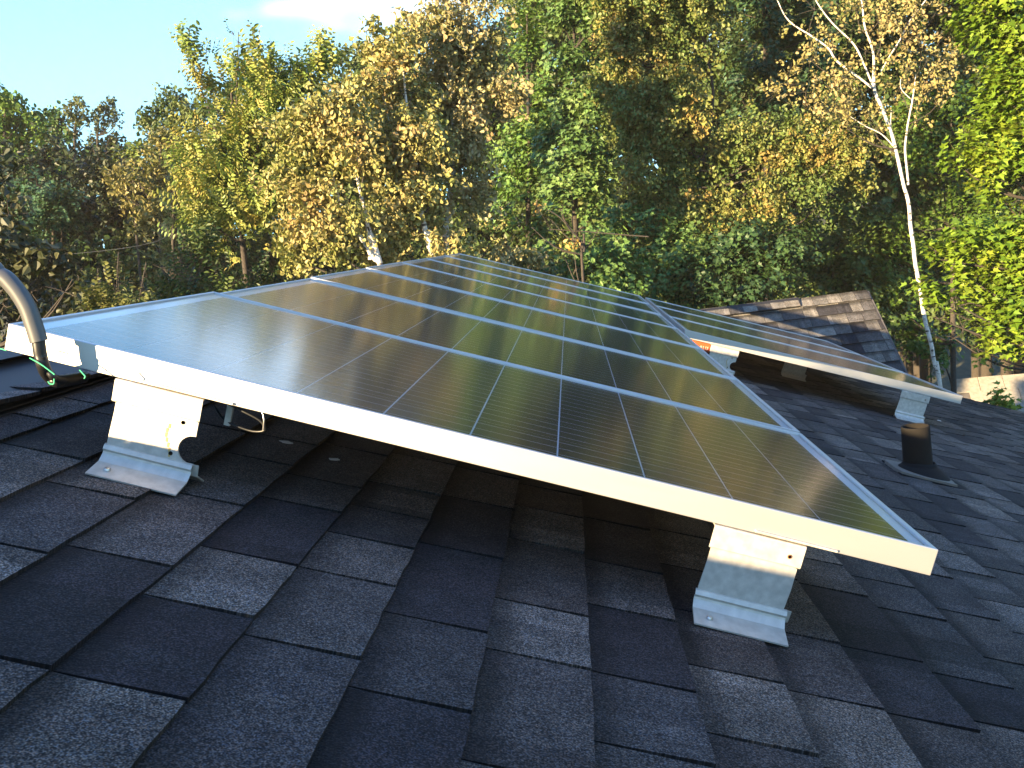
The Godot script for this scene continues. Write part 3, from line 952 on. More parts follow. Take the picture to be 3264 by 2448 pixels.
func build_woods() -> void:
	tree("maple_tree", "tall sunlit green maple filling the far left edge of the skyline", "tree", "trees along the left skyline", [[[-15.22, -1.45, -25.00, 0.112], [-14.53, 6.86, -25.00, 0.083], [-13.85, 10.20, -25.00, 0.035]]], [[-13.88, 10.30, -25.07, 0.38], [-13.64, 9.82, -25.19, 0.50], [-14.25, 9.47, -25.32, 0.69], [-13.64, 9.17, -25.33, 0.47], [-13.19, 9.40, -25.13, 0.33], [-14.22, 8.76, -25.48, 0.71], [-13.21, 8.45, -24.60, 0.53], [-13.02, 8.27, -24.98, 0.35], [-14.53, 7.96, -25.50, 0.71]], "round", 0.100, [Color(0.060, 0.120, 0.020), Color(0.090, 0.165, 0.030), Color(0.140, 0.220, 0.045)], 4.50, "bark")
	tree("dark_tree", "dark blue green round tree next to the far left maple", "tree", "trees along the left skyline", [[[-15.94, -1.45, -29.00, 0.093], [-15.28, 6.94, -29.00, 0.069], [-14.61, 10.41, -29.00, 0.027]]], [[-14.70, 10.50, -29.09, 0.38], [-15.16, 10.11, -29.30, 0.47], [-14.33, 9.81, -28.73, 0.44], [-14.77, 9.35, -28.97, 0.62], [-14.22, 8.99, -28.75, 0.62], [-15.26, 9.28, -29.04, 0.55]], "round", 0.110, [Color(0.018, 0.045, 0.014), Color(0.030, 0.070, 0.020), Color(0.045, 0.100, 0.026), Color(0.060, 0.120, 0.030)], 4.00, "bark")
	tree("thin_tree", "thin feathery tree whose slim trunk shows bare against the sky", "tree", "trees along the left skyline", [[[-14.24, -1.45, -27.00, 0.052], [-13.42, 7.99, -27.00, 0.038], [-12.91, 10.45, -27.00, 0.015]]], [[-12.96, 10.43, -27.02, 0.18], [-13.12, 10.23, -26.86, 0.18], [-12.72, 10.29, -26.93, 0.15], [-12.82, 10.03, -26.93, 0.20], [-13.24, 10.01, -27.12, 0.18], [-13.31, 10.43, -27.04, 0.10], [-12.69, 9.88, -26.92, 0.15], [-13.14, 9.67, -27.07, 0.15]], "round", 0.075, [Color(0.070, 0.090, 0.030), Color(0.120, 0.140, 0.050)], 1.50, "bark")
	tree("thin_tree", "feathery tree with airy crown, right of the thin bare trunk", "tree", "trees along the left skyline", [[[-13.94, -1.45, -28.00, 0.054], [-13.22, 8.01, -28.00, 0.040], [-12.77, 10.50, -28.00, 0.016]]], [[-12.40, 10.45, -27.92, 0.13], [-12.60, 10.28, -28.03, 0.19], [-12.76, 10.34, -27.91, 0.16], [-12.90, 10.12, -27.85, 0.19], [-12.75, 10.03, -28.13, 0.21], [-12.37, 9.87, -27.91, 0.19], [-12.39, 10.11, -27.94, 0.13], [-12.37, 9.74, -28.09, 0.12], [-12.95, 9.85, -28.11, 0.19], [-12.60, 9.62, -27.95, 0.16], [-13.26, 9.60, -28.10, 0.13]], "round", 0.075, [Color(0.060, 0.080, 0.030), Color(0.100, 0.120, 0.050)], 1.50, "bark")
	tree("oak_tree", "low rounded olive tree below the two feathery trees", "tree", "trees along the left skyline", [[[-14.67, -1.45, -30.00, 0.096], [-14.01, 7.34, -30.00, 0.071], [-13.63, 9.41, -30.00, 0.028]]], [[-13.60, 9.52, -30.03, 0.48], [-13.22, 9.37, -30.10, 0.37], [-14.03, 9.31, -29.77, 0.48], [-14.59, 9.28, -30.28, 0.40], [-13.45, 8.95, -30.17, 0.57], [-14.32, 8.83, -30.48, 0.64], [-12.97, 9.47, -30.11, 0.17]], "round", 0.100, [Color(0.030, 0.050, 0.015), Color(0.050, 0.070, 0.020), Color(0.100, 0.090, 0.030)], 4.00, "bark")
	tree("poplar_tree", "green tree with broad crown left of the leafy shoots against the sky", "tree", "trees along the left skyline", [[[-9.31, -1.45, -22.00, 0.070], [-8.78, 6.55, -22.00, 0.052], [-8.35, 9.16, -22.00, 0.021]]], [[-8.34, 9.19, -21.91, 0.27], [-8.73, 8.95, -21.93, 0.31], [-8.06, 8.89, -21.81, 0.35], [-8.99, 8.75, -21.89, 0.19], [-8.37, 8.52, -21.70, 0.44], [-7.85, 8.77, -21.91, 0.29], [-8.81, 8.26, -22.05, 0.31], [-9.08, 8.82, -21.93, 0.09], [-8.39, 8.06, -22.12, 0.42], [-7.99, 8.29, -21.91, 0.35]], "birch", 0.085, [Color(0.050, 0.090, 0.025), Color(0.080, 0.120, 0.035), Color(0.150, 0.180, 0.060)], 4.00, "bark")
	tree("yellow_bush", "pale yellow green sapling top between the olive tree and the spruce", "tree", "trees along the left skyline", [[[-9.42, -1.45, -20.00, 0.038], [-8.87, 6.15, -20.00, 0.028], [-8.58, 7.81, -20.00, 0.014]]], [[-8.53, 7.90, -19.94, 0.21], [-8.90, 7.82, -20.11, 0.21], [-8.76, 7.60, -19.99, 0.23], [-8.42, 7.60, -19.93, 0.23]], "maple", 0.090, [Color(0.140, 0.190, 0.030), Color(0.220, 0.250, 0.050), Color(0.280, 0.270, 0.060)], 3.00, "bark")
	tree("golden_tree", "patchy golden brown tree behind the spruce tip", "tree", "trees along the left skyline", [[[-8.50, -1.45, -19.00, 0.049], [-7.99, 5.68, -19.00, 0.036], [-7.58, 7.95, -19.00, 0.013]]], [[-7.56, 7.95, -18.99, 0.25], [-7.45, 7.68, -19.10, 0.31], [-7.70, 7.51, -18.81, 0.27], [-8.60, 7.39, -19.18, 0.23], [-8.07, 7.17, -18.77, 0.31], [-7.83, 7.11, -19.14, 0.36], [-8.44, 6.92, -19.16, 0.29], [-7.90, 6.66, -18.79, 0.27], [-8.69, 7.13, -19.07, 0.16], [-8.20, 6.43, -18.95, 0.23]], "birch", 0.070, [Color(0.100, 0.110, 0.030), Color(0.170, 0.160, 0.050), Color(0.270, 0.230, 0.080)], 3.20, "bark")
	tree("shaded_maple", "mid green maple low in the shade at the left", "tree", "shaded trees at the left", [[[-11.39, -1.45, -20.00, 0.064], [-10.93, 4.67, -20.00, 0.047], [-10.42, 7.31, -20.00, 0.019]]], [[-10.77, 7.55, -20.04, 0.32], [-10.36, 7.19, -19.70, 0.38], [-10.02, 7.15, -19.79, 0.28], [-10.84, 6.98, -19.78, 0.43], [-11.33, 7.44, -20.28, 0.38], [-10.30, 6.72, -19.79, 0.43], [-11.31, 6.47, -20.23, 0.57], [-10.10, 6.79, -20.10, 0.15]], "maple", 0.075, [Color(0.030, 0.075, 0.030), Color(0.045, 0.100, 0.040), Color(0.060, 0.120, 0.045)], 4.00, "bark")
	tree("spruce_tree", "narrow dark spruce with a pointed tip rising left of the elm", "tree", "", [[[-7.08, -1.45, -16.00, 0.051], [-6.68, 4.50, -16.00, 0.038], [-6.23, 7.02, -16.00, 0.008]]], [[-6.28, 7.03, -16.12, 0.06], [-6.23, 7.00, -15.97, 0.06], [-6.28, 7.05, -16.22, 0.06], [-6.34, 6.83, -16.10, 0.07], [-6.33, 6.88, -16.21, 0.07], [-6.16, 6.84, -15.89, 0.07], [-6.41, 6.67, -16.10, 0.09], [-6.34, 6.68, -16.17, 0.09], [-6.31, 6.66, -16.23, 0.09], [-6.38, 6.49, -15.90, 0.10], [-6.44, 6.53, -16.24, 0.10], [-6.37, 6.48, -16.26, 0.10], [-6.50, 6.34, -16.13, 0.11], [-6.52, 6.30, -16.33, 0.11], [-6.38, 6.32, -16.32, 0.11], [-6.54, 6.14, -16.01, 0.13], [-6.39, 6.13, -16.02, 0.13], [-6.18, 6.12, -15.77, 0.13], [-6.65, 6.00, -16.24, 0.14], [-6.56, 5.94, -16.31, 0.14], [-6.30, 5.91, -15.98, 0.14], [-6.66, 5.78, -16.13, 0.15], [-6.51, 5.80, -16.15, 0.15], [-6.36, 5.77, -16.16, 0.15], [-6.57, 5.61, -15.77, 0.17], [-6.58, 5.56, -16.20, 0.17], [-6.32, 5.53, -16.06, 0.17], [-6.79, 5.44, -16.12, 0.18], [-6.50, 5.41, -15.94, 0.18], [-6.37, 5.39, -16.09, 0.18], [-6.89, 5.27, -16.19, 0.19], [-6.58, 5.20, -16.10, 0.19], [-6.39, 5.20, -16.15, 0.19], [-6.71, 5.10, -15.67, 0.21], [-6.51, 5.03, -15.76, 0.21], [-6.31, 5.02, -15.96, 0.21], [-6.93, 4.88, -16.11, 0.22], [-6.54, 4.86, -15.80, 0.22], [-6.40, 4.83, -16.13, 0.22], [-6.98, 4.73, -16.09, 0.23], [-6.53, 4.67, -15.68, 0.23], [-6.35, 4.66, -15.98, 0.23], [-6.91, 4.53, -15.81, 0.25], [-6.56, 4.54, -15.69, 0.25], [-6.28, 4.48, -15.74, 0.25]], "spruce", 0.110, [Color(0.018, 0.040, 0.025), Color(0.030, 0.055, 0.035), Color(0.045, 0.075, 0.045)], 2.20, "bark")
	tree("elm_tree", "yellow green elm with leafy shoots poking into the sky", "tree", "", [[[-3.89, -1.45, -11.00, 0.049], [-3.71, 4.57, -11.00, 0.036], [-3.60, 6.03, -11.00, 0.026], [-3.51, 7.14, -11.00, 0.013]], [[-3.60, 5.98, -11.00, 0.021], [-3.80, 6.98, -11.00, 0.010], [-3.92, 7.64, -11.00, 0.005]], [[-3.57, 6.49, -11.00, 0.018], [-3.42, 7.27, -11.00, 0.008], [-3.32, 7.76, -11.00, 0.004]], [[-3.58, 6.13, -11.00, 0.021], [-3.07, 6.93, -11.00, 0.010], [-3.02, 7.52, -11.00, 0.005]]], [[-3.93, 7.73, -10.98, 0.08], [-3.86, 7.57, -10.95, 0.10], [-3.70, 7.60, -10.96, 0.08], [-3.79, 7.38, -10.89, 0.15], [-3.38, 7.74, -11.00, 0.07], [-3.31, 7.64, -10.98, 0.08], [-3.38, 7.52, -11.02, 0.10], [-3.24, 7.54, -11.01, 0.07], [-3.45, 7.29, -10.92, 0.20], [-3.77, 7.24, -11.10, 0.16], [-3.07, 7.51, -10.90, 0.12], [-2.96, 7.58, -10.99, 0.08], [-3.03, 7.31, -10.92, 0.22], [-3.27, 7.10, -10.97, 0.24], [-2.82, 7.33, -10.92, 0.14], [-2.72, 7.29, -11.08, 0.16], [-2.44, 7.46, -10.98, 0.09], [-2.46, 7.27, -10.90, 0.14], [-2.69, 7.08, -11.04, 0.23], [-2.96, 6.94, -10.81, 0.29], [-3.71, 6.97, -11.02, 0.25], [-3.93, 6.73, -10.94, 0.23], [-3.54, 6.74, -11.04, 0.32], [-3.26, 6.57, -11.24, 0.32], [-4.13, 6.52, -11.08, 0.17], [-3.78, 6.41, -10.96, 0.31], [-3.48, 6.23, -11.17, 0.34], [-4.11, 6.15, -11.05, 0.23], [-3.74, 6.00, -10.93, 0.32], [-3.31, 5.83, -10.83, 0.30], [-4.07, 5.84, -11.03, 0.22], [-3.68, 5.63, -11.03, 0.31], [-3.21, 6.09, -11.19, 0.26], [-3.41, 5.43, -11.19, 0.26], [-2.86, 6.65, -11.05, 0.26]], "elm", 0.050, [Color(0.080, 0.140, 0.030), Color(0.140, 0.200, 0.040), Color(0.220, 0.260, 0.060), Color(0.300, 0.300, 0.080), Color(0.330, 0.270, 0.070)], 4.80, "bark")
	tree("birch_tree", "golden birch with forked white stems rising from behind the panels' left edge", "tree", "golden birches behind the panels", [[[-0.99, -1.45, -9.60, 0.040], [-1.85, 4.93, -9.60, 0.030], [-1.91, 5.09, -9.60, 0.027], [-2.00, 5.31, -9.60, 0.025], [-2.10, 5.55, -9.60, 0.020], [-2.17, 5.69, -9.60, 0.016], [-2.25, 6.20, -9.60, 0.011], [-2.42, 6.57, -9.60, 0.005]], [[-1.96, 5.12, -9.60, 0.023], [-1.94, 5.48, -9.60, 0.020], [-1.96, 5.78, -9.60, 0.018], [-1.98, 6.07, -9.60, 0.014], [-2.02, 6.52, -9.60, 0.007]]], [[-2.47, 6.51, -9.55, 0.20], [-2.72, 6.40, -9.73, 0.20], [-2.20, 6.56, -9.43, 0.22], [-1.98, 6.60, -9.47, 0.21], [-2.24, 6.33, -9.63, 0.25], [-2.50, 6.19, -9.65, 0.26], [-1.93, 6.31, -9.45, 0.25], [-2.71, 6.04, -9.65, 0.23], [-2.23, 6.03, -9.78, 0.29], [-1.86, 6.01, -9.55, 0.25], [-2.49, 5.82, -9.57, 0.27], [-2.03, 5.67, -9.47, 0.29], [-2.38, 5.54, -9.51, 0.27], [-2.69, 5.49, -9.76, 0.21], [-2.25, 5.30, -9.55, 0.25], [-1.95, 5.40, -9.75, 0.21], [-2.73, 5.22, -9.72, 0.18], [-1.80, 6.79, -9.63, 0.18]], "birch", 0.045, [Color(0.150, 0.180, 0.045), Color(0.220, 0.225, 0.065), Color(0.290, 0.275, 0.090), Color(0.340, 0.295, 0.110), Color(0.290, 0.205, 0.080)], 4.00, "birch")
	tree("birch_tree", "golden birch whose white stem shows left of the panels' far corner", "tree", "golden birches behind the panels", [[[-1.27, -1.45, -9.90, 0.038], [-1.38, 4.76, -9.90, 0.028], [-1.40, 5.14, -9.90, 0.028], [-1.42, 5.37, -9.90, 0.028], [-1.44, 5.65, -9.90, 0.026], [-1.45, 5.93, -9.90, 0.023], [-1.44, 6.47, -9.90, 0.014], [-1.41, 7.05, -9.90, 0.007]], [[-1.44, 5.65, -9.90, 0.019], [-1.58, 6.13, -9.90, 0.014], [-1.67, 6.82, -9.90, 0.006], [-1.73, 7.35, -9.90, 0.004]]], [[-1.67, 7.35, -9.87, 0.08], [-1.62, 7.16, -10.02, 0.15], [-1.76, 7.16, -9.90, 0.09], [-1.51, 6.92, -9.87, 0.22], [-1.33, 7.13, -9.84, 0.22], [-1.68, 6.71, -10.10, 0.26], [-1.36, 6.68, -9.90, 0.26], [-1.49, 6.33, -9.80, 0.29], [-1.74, 6.19, -9.89, 0.23], [-1.28, 6.16, -9.74, 0.26], [-1.58, 5.90, -9.96, 0.29], [-1.30, 5.77, -9.88, 0.26], [-1.70, 5.59, -9.81, 0.28], [-1.39, 5.46, -10.03, 0.28], [-1.70, 5.22, -10.04, 0.26], [-1.24, 5.12, -9.72, 0.23], [-1.93, 5.11, -9.91, 0.19], [-1.08, 5.00, -9.84, 0.16]], "birch", 0.045, [Color(0.150, 0.180, 0.045), Color(0.220, 0.225, 0.065), Color(0.290, 0.275, 0.090), Color(0.340, 0.295, 0.110), Color(0.290, 0.205, 0.080)], 4.00, "birch")
	tree("birch_tree", "tallest golden birch, above the far corner of the long panel array", "tree", "golden birches behind the panels", [[[-1.66, -1.45, -10.40, 0.043], [-1.33, 4.63, -10.40, 0.032], [-1.20, 5.54, -10.40, 0.030], [-1.09, 6.10, -10.40, 0.027], [-1.02, 6.57, -10.40, 0.022], [-0.96, 7.07, -10.40, 0.015], [-0.93, 7.57, -10.40, 0.010], [-0.87, 8.15, -10.40, 0.005]], [[-1.09, 6.10, -10.40, 0.020], [-1.18, 6.31, -10.40, 0.015], [-1.27, 6.84, -10.40, 0.007]], [[-1.08, 6.15, -10.40, 0.015], [-0.78, 6.53, -10.40, 0.010], [-0.49, 6.91, -10.40, 0.005]]], [[-0.95, 7.95, -10.64, 0.34], [-0.73, 7.71, -10.52, 0.28], [-1.11, 7.53, -10.30, 0.25], [-0.86, 7.45, -10.29, 0.30], [-0.56, 7.42, -10.28, 0.22], [-1.29, 7.43, -10.58, 0.23], [-1.02, 7.18, -10.30, 0.31], [-0.70, 7.18, -10.45, 0.28], [-0.52, 7.22, -10.39, 0.15], [-1.26, 7.03, -10.47, 0.30], [-0.93, 6.89, -10.45, 0.32], [-0.64, 6.90, -10.50, 0.25], [-0.49, 6.64, -10.28, 0.20], [-1.17, 6.65, -10.53, 0.31], [-0.88, 6.49, -10.31, 0.30], [-0.55, 6.46, -10.41, 0.22], [-0.39, 6.55, -10.37, 0.13], [-0.87, 6.16, -10.32, 0.25], [-1.19, 6.07, -10.41, 0.25], [-1.03, 5.76, -10.39, 0.25], [-0.87, 5.50, -10.35, 0.23], [-1.06, 5.28, -10.49, 0.23], [-0.82, 5.15, -10.43, 0.23], [-0.63, 5.06, -10.25, 0.20], [-0.50, 4.92, -10.35, 0.14], [-0.37, 4.85, -10.39, 0.09]], "birch", 0.045, [Color(0.160, 0.180, 0.060), Color(0.230, 0.220, 0.085), Color(0.300, 0.265, 0.120), Color(0.350, 0.300, 0.150), Color(0.310, 0.225, 0.105)], 4.20, "birch")
	tree("maple_tree", "green maple with a dark pointed top right of the tallest birch", "tree", "green maples behind the panels", [[[-0.92, -1.45, -15.00, 0.067], [-0.72, 3.84, -15.00, 0.050], [-0.42, 6.60, -15.00, 0.028], [-0.22, 8.37, -15.00, 0.011]], [[-0.33, 5.90, -15.00, 0.021], [-0.44, 5.57, -15.00, 0.021], [-0.52, 5.37, -15.00, 0.021]]], [[-0.24, 8.37, -15.10, 0.16], [-0.35, 8.15, -15.13, 0.21], [-0.15, 8.00, -15.02, 0.23], [-0.48, 7.78, -14.81, 0.24], [-0.23, 7.70, -15.13, 0.30], [-0.09, 7.39, -14.97, 0.26], [-0.48, 7.39, -15.04, 0.33], [-0.24, 7.06, -15.11, 0.34], [-0.58, 6.90, -15.07, 0.33], [-0.37, 6.59, -14.99, 0.37], [-0.75, 6.45, -15.22, 0.34], [-0.35, 6.17, -14.93, 0.37], [-0.73, 5.95, -14.94, 0.34], [-0.34, 5.77, -15.20, 0.35], [-0.77, 5.54, -14.84, 0.33], [-0.39, 5.28, -14.90, 0.31]], "maple", 0.070, [Color(0.060, 0.130, 0.030), Color(0.085, 0.170, 0.036), Color(0.130, 0.220, 0.045), Color(0.180, 0.250, 0.055)], 3.60, "bark")
	tree("maple_tree", "broad green maple between the pointed maple and the orange birch", "tree", "green maples behind the panels", [[[-0.22, -1.45, -13.50, 0.069], [-0.01, 3.89, -13.50, 0.051], [0.25, 6.36, -13.50, 0.032], [0.42, 8.02, -13.50, 0.013]]], [[0.31, 8.31, -13.68, 0.26], [0.57, 8.20, -13.62, 0.36], [0.71, 7.88, -13.33, 0.29], [0.25, 7.87, -13.42, 0.26], [0.48, 7.73, -13.73, 0.34], [0.25, 7.36, -13.33, 0.31], [0.55, 7.24, -13.56, 0.34], [0.30, 6.95, -13.45, 0.36], [0.53, 6.66, -13.31, 0.34], [0.15, 6.56, -13.57, 0.34], [0.39, 6.26, -13.23, 0.37], [0.04, 6.13, -13.29, 0.33], [0.55, 5.95, -13.43, 0.34], [0.22, 5.80, -13.25, 0.37], [-0.11, 5.66, -13.28, 0.31], [0.43, 5.48, -13.54, 0.36], [0.07, 5.34, -13.63, 0.34], [-0.08, 6.42, -13.67, 0.28], [0.46, 8.57, -13.24, 0.44], [0.46, 8.95, -13.46, 0.34], [0.52, 9.21, -13.41, 0.30], [0.47, 9.75, -13.55, 0.31], [0.48, 10.21, -13.50, 0.29], [0.89, 8.64, -13.76, 0.36], [0.90, 8.79, -13.42, 0.39], [0.66, 9.18, -13.22, 0.39], [1.07, 9.63, -13.59, 0.27], [1.05, 10.05, -13.33, 0.30]], "maple", 0.065, [Color(0.060, 0.120, 0.035), Color(0.085, 0.160, 0.045), Color(0.120, 0.200, 0.055), Color(0.160, 0.230, 0.070)], 3.80, "bark")
	tree("birch_tree", "orange yellow birch left of the dark maple, leaves to the top of the view", "tree", "", [[[2.07, -1.45, -12.60, 0.048], [2.04, 3.71, -12.60, 0.036], [2.00, 5.47, -12.60, 0.030], [1.67, 5.91, -12.60, 0.030], [1.42, 6.79, -12.60, 0.024], [1.30, 7.75, -12.60, 0.015], [1.26, 8.46, -12.60, 0.006]], [[1.77, 5.78, -12.60, 0.024], [1.97, 6.60, -12.60, 0.018], [1.85, 7.61, -12.60, 0.009]], [[1.98, 5.53, -12.60, 0.018], [2.46, 5.80, -12.60, 0.012], [2.78, 6.21, -12.60, 0.006]]], [[0.92, 7.95, -12.53, 0.36], [1.41, 7.89, -12.37, 0.39], [1.90, 7.92, -12.79, 0.36], [0.98, 7.64, -12.67, 0.30], [1.35, 7.55, -12.76, 0.33], [1.72, 7.51, -12.56, 0.33], [2.09, 7.61, -12.73, 0.24], [0.85, 7.32, -12.61, 0.29], [1.21, 7.16, -12.65, 0.33], [1.60, 7.13, -12.64, 0.33], [0.87, 6.97, -12.71, 0.27], [1.24, 6.75, -12.55, 0.32], [1.59, 6.68, -12.42, 0.29], [0.87, 6.59, -12.40, 0.26], [1.25, 6.35, -12.45, 0.31], [1.63, 6.29, -12.40, 0.27], [0.96, 6.19, -12.77, 0.27], [1.33, 5.96, -12.59, 0.31], [1.75, 5.97, -12.72, 0.29], [0.95, 5.77, -12.38, 0.27], [1.35, 5.55, -12.59, 0.31], [1.90, 5.61, -12.80, 0.32], [2.24, 5.73, -12.66, 0.30], [2.58, 5.84, -12.57, 0.24], [1.03, 5.37, -12.59, 0.24], [1.46, 5.19, -12.42, 0.27], [1.98, 5.24, -12.46, 0.26], [2.40, 5.41, -12.45, 0.27], [2.82, 6.09, -12.56, 0.21], [2.31, 6.05, -12.55, 0.30], [1.13, 5.01, -12.77, 0.27], [1.78, 4.92, -12.45, 0.27], [2.20, 5.04, -12.50, 0.26], [2.61, 5.15, -12.51, 0.26], [2.96, 5.33, -12.47, 0.24], [2.77, 5.64, -12.51, 0.26], [3.00, 5.78, -12.48, 0.27], [3.29, 5.58, -12.59, 0.30], [3.53, 5.70, -12.39, 0.27], [3.67, 5.31, -12.79, 0.27], [3.25, 5.19, -12.55, 0.26], [0.74, 7.31, -12.77, 0.24], [0.63, 6.91, -12.66, 0.21], [0.93, 6.47, -12.67, 0.26], [1.16, 8.19, -12.58, 0.43], [1.20, 8.61, -12.83, 0.33], [1.21, 8.93, -12.39, 0.35], [1.27, 9.41, -12.67, 0.27], [1.23, 9.60, -12.52, 0.24], [1.70, 8.11, -12.69, 0.33], [1.74, 8.61, -12.71, 0.31], [1.71, 8.86, -12.41, 0.36], [1.71, 9.22, -12.45, 0.32], [1.59, 9.51, -12.43, 0.23], [1.91, 7.95, -12.43, 0.40], [1.97, 8.46, -12.33, 0.40], [2.17, 8.72, -12.55, 0.29], [2.25, 9.26, -12.80, 0.27], [2.14, 9.50, -12.55, 0.25]], "birch", 0.042, [Color(0.070, 0.120, 0.030), Color(0.100, 0.150, 0.035), Color(0.145, 0.175, 0.045), Color(0.220, 0.210, 0.055), Color(0.280, 0.200, 0.060)], 4.40, "bark")
	tree("maple_tree", "dark green maple between the orange birch and the white trunk", "tree", "green maples behind the panels", [[[3.09, -1.45, -17.00, 0.076], [3.21, 3.17, -17.00, 0.056], [3.46, 6.26, -17.00, 0.040], [3.60, 8.19, -17.00, 0.016]]], [[3.67, 8.72, -17.11, 0.56], [4.19, 8.51, -17.17, 0.48], [3.13, 8.52, -17.21, 0.32], [3.63, 8.01, -16.86, 0.45], [3.33, 7.78, -16.97, 0.37], [3.99, 7.80, -17.23, 0.43], [3.52, 7.42, -16.80, 0.45], [3.10, 7.26, -16.80, 0.32], [3.94, 7.23, -16.88, 0.40], [3.50, 6.90, -16.71, 0.43], [4.19, 6.71, -17.18, 0.40], [3.20, 6.85, -17.16, 0.32], [3.78, 6.28, -16.88, 0.40], [4.36, 7.23, -16.76, 0.40], [4.48, 8.06, -16.68, 0.48], [3.33, 9.12, -16.78, 0.54], [3.54, 9.56, -16.68, 0.49], [3.44, 10.23, -16.93, 0.57], [3.70, 10.87, -17.07, 0.53], [3.43, 11.47, -16.81, 0.46], [3.63, 11.95, -16.72, 0.40], [4.38, 9.06, -17.18, 0.55], [3.90, 9.65, -16.56, 0.61], [4.16, 10.00, -16.79, 0.44], [4.13, 10.83, -16.85, 0.45], [4.12, 11.35, -16.92, 0.42], [4.24, 11.88, -16.78, 0.34], [4.98, 9.00, -16.93, 0.58], [4.75, 9.49, -16.86, 0.47], [4.86, 10.27, -17.21, 0.51], [5.11, 10.60, -17.05, 0.52], [4.93, 11.44, -17.27, 0.43], [5.03, 11.75, -17.09, 0.38]], "maple", 0.075, [Color(0.025, 0.060, 0.025), Color(0.040, 0.085, 0.035), Color(0.070, 0.130, 0.050)], 3.60, "bark")
	tree("maple_sapling", "dark green maple sapling just over the panels' far right corner", "shrub", "understorey shrubs behind the roofs", [[[-0.01, -1.45, -10.90, 0.021], [0.21, 3.78, -10.90, 0.015], [0.33, 4.80, -10.90, 0.008]]], [[-0.14, 5.16, -11.00, 0.25], [0.09, 4.93, -10.94, 0.31], [-0.23, 4.87, -10.87, 0.28], [0.33, 4.79, -11.07, 0.34], [-0.04, 4.69, -10.98, 0.31], [0.52, 4.56, -11.15, 0.34], [0.25, 4.50, -11.01, 0.31], [-0.36, 5.09, -10.95, 0.16]], "maple", 0.060, [Color(0.050, 0.105, 0.026), Color(0.075, 0.150, 0.036), Color(0.110, 0.190, 0.045), Color(0.150, 0.230, 0.060)], 4.60, "bark")
	tree("maple_sapling", "dense dark green shrub above the second solar array", "shrub", "understorey shrubs behind the roofs", [[[1.10, -1.45, -12.40, 0.024], [1.28, 3.47, -12.40, 0.018], [1.40, 4.62, -12.40, 0.009]]], [[0.92, 5.03, -12.28, 0.31], [0.68, 4.80, -12.57, 0.34], [1.06, 4.73, -12.32, 0.40], [1.39, 4.74, -12.18, 0.37], [0.90, 4.47, -12.12, 0.40], [1.29, 4.36, -12.17, 0.43], [1.61, 4.54, -12.29, 0.29], [0.65, 5.07, -12.47, 0.24]], "maple", 0.060, [Color(0.050, 0.105, 0.026), Color(0.075, 0.150, 0.036), Color(0.110, 0.190, 0.045), Color(0.150, 0.230, 0.060)], 4.60, "bark")
	tree("maple_sapling", "dark leafy bush above the left end of the wing's ridge", "shrub", "understorey shrubs behind the roofs", [[[2.00, -1.45, -12.15, 0.023], [2.15, 3.39, -12.15, 0.017], [2.26, 4.52, -12.15, 0.009]]], [[1.81, 4.69, -12.03, 0.34], [2.08, 4.77, -11.93, 0.31], [1.82, 4.34, -12.33, 0.42], [2.25, 4.41, -12.19, 0.41], [2.55, 4.60, -11.92, 0.31], [2.05, 4.11, -11.85, 0.42], [1.53, 4.28, -11.94, 0.35]], "maple", 0.060, [Color(0.020, 0.050, 0.018), Color(0.035, 0.075, 0.025), Color(0.060, 0.110, 0.030)], 4.60, "bark")
	tree("maple_sapling", "loose shaded shrub with thin bare stems between wing ridge and white trunk", "shrub", "understorey shrubs behind the roofs", [[[3.34, -1.45, -13.80, 0.026], [3.46, 3.03, -13.80, 0.020], [3.56, 4.31, -13.80, 0.010]]], [[3.09, 4.88, -13.72, 0.35], [3.51, 4.57, -14.01, 0.37], [3.25, 4.21, -14.10, 0.41], [3.56, 4.05, -13.88, 0.43], [3.83, 4.28, -13.65, 0.35], [3.31, 3.70, -13.75, 0.43], [3.87, 3.77, -13.71, 0.41], [3.96, 3.37, -13.68, 0.45], [3.67, 5.05, -13.53, 0.35], [4.23, 4.73, -13.85, 0.35]], "maple", 0.060, [Color(0.030, 0.060, 0.015), Color(0.060, 0.100, 0.020), Color(0.100, 0.150, 0.030)], 4.60, "bark")
	tree("orange_sapling", "small orange leaved sapling with bare branches above the panels' far edge", "shrub", "understorey shrubs behind the roofs", [[[-0.24, -1.45, -10.50, 0.020], [0.08, 4.44, -10.50, 0.015], [0.14, 4.91, -10.50, 0.015], [0.16, 5.10, -10.50, 0.012]], [[0.83, 4.98, -10.50, 0.007], [0.54, 5.04, -10.50, 0.006], [0.17, 5.12, -10.50, 0.005], [-0.18, 5.19, -10.50, 0.004]], [[0.12, 5.03, -10.50, 0.010], [-0.07, 5.30, -10.50, 0.006], [-0.20, 5.40, -10.50, 0.004]]], [[-0.28, 5.40, -10.55, 0.09], [-0.15, 5.27, -10.53, 0.08], [-0.37, 5.23, -10.45, 0.07], [-0.04, 5.37, -10.50, 0.06], [0.04, 5.00, -10.47, 0.06], [-0.10, 5.00, -10.52, 0.05], [-0.24, 5.08, -10.50, 0.05], [0.30, 5.10, -10.53, 0.04]], "birch", 0.042, [Color(0.240, 0.200, 0.050), Color(0.330, 0.240, 0.060), Color(0.380, 0.210, 0.050)], 1.50, "bark")
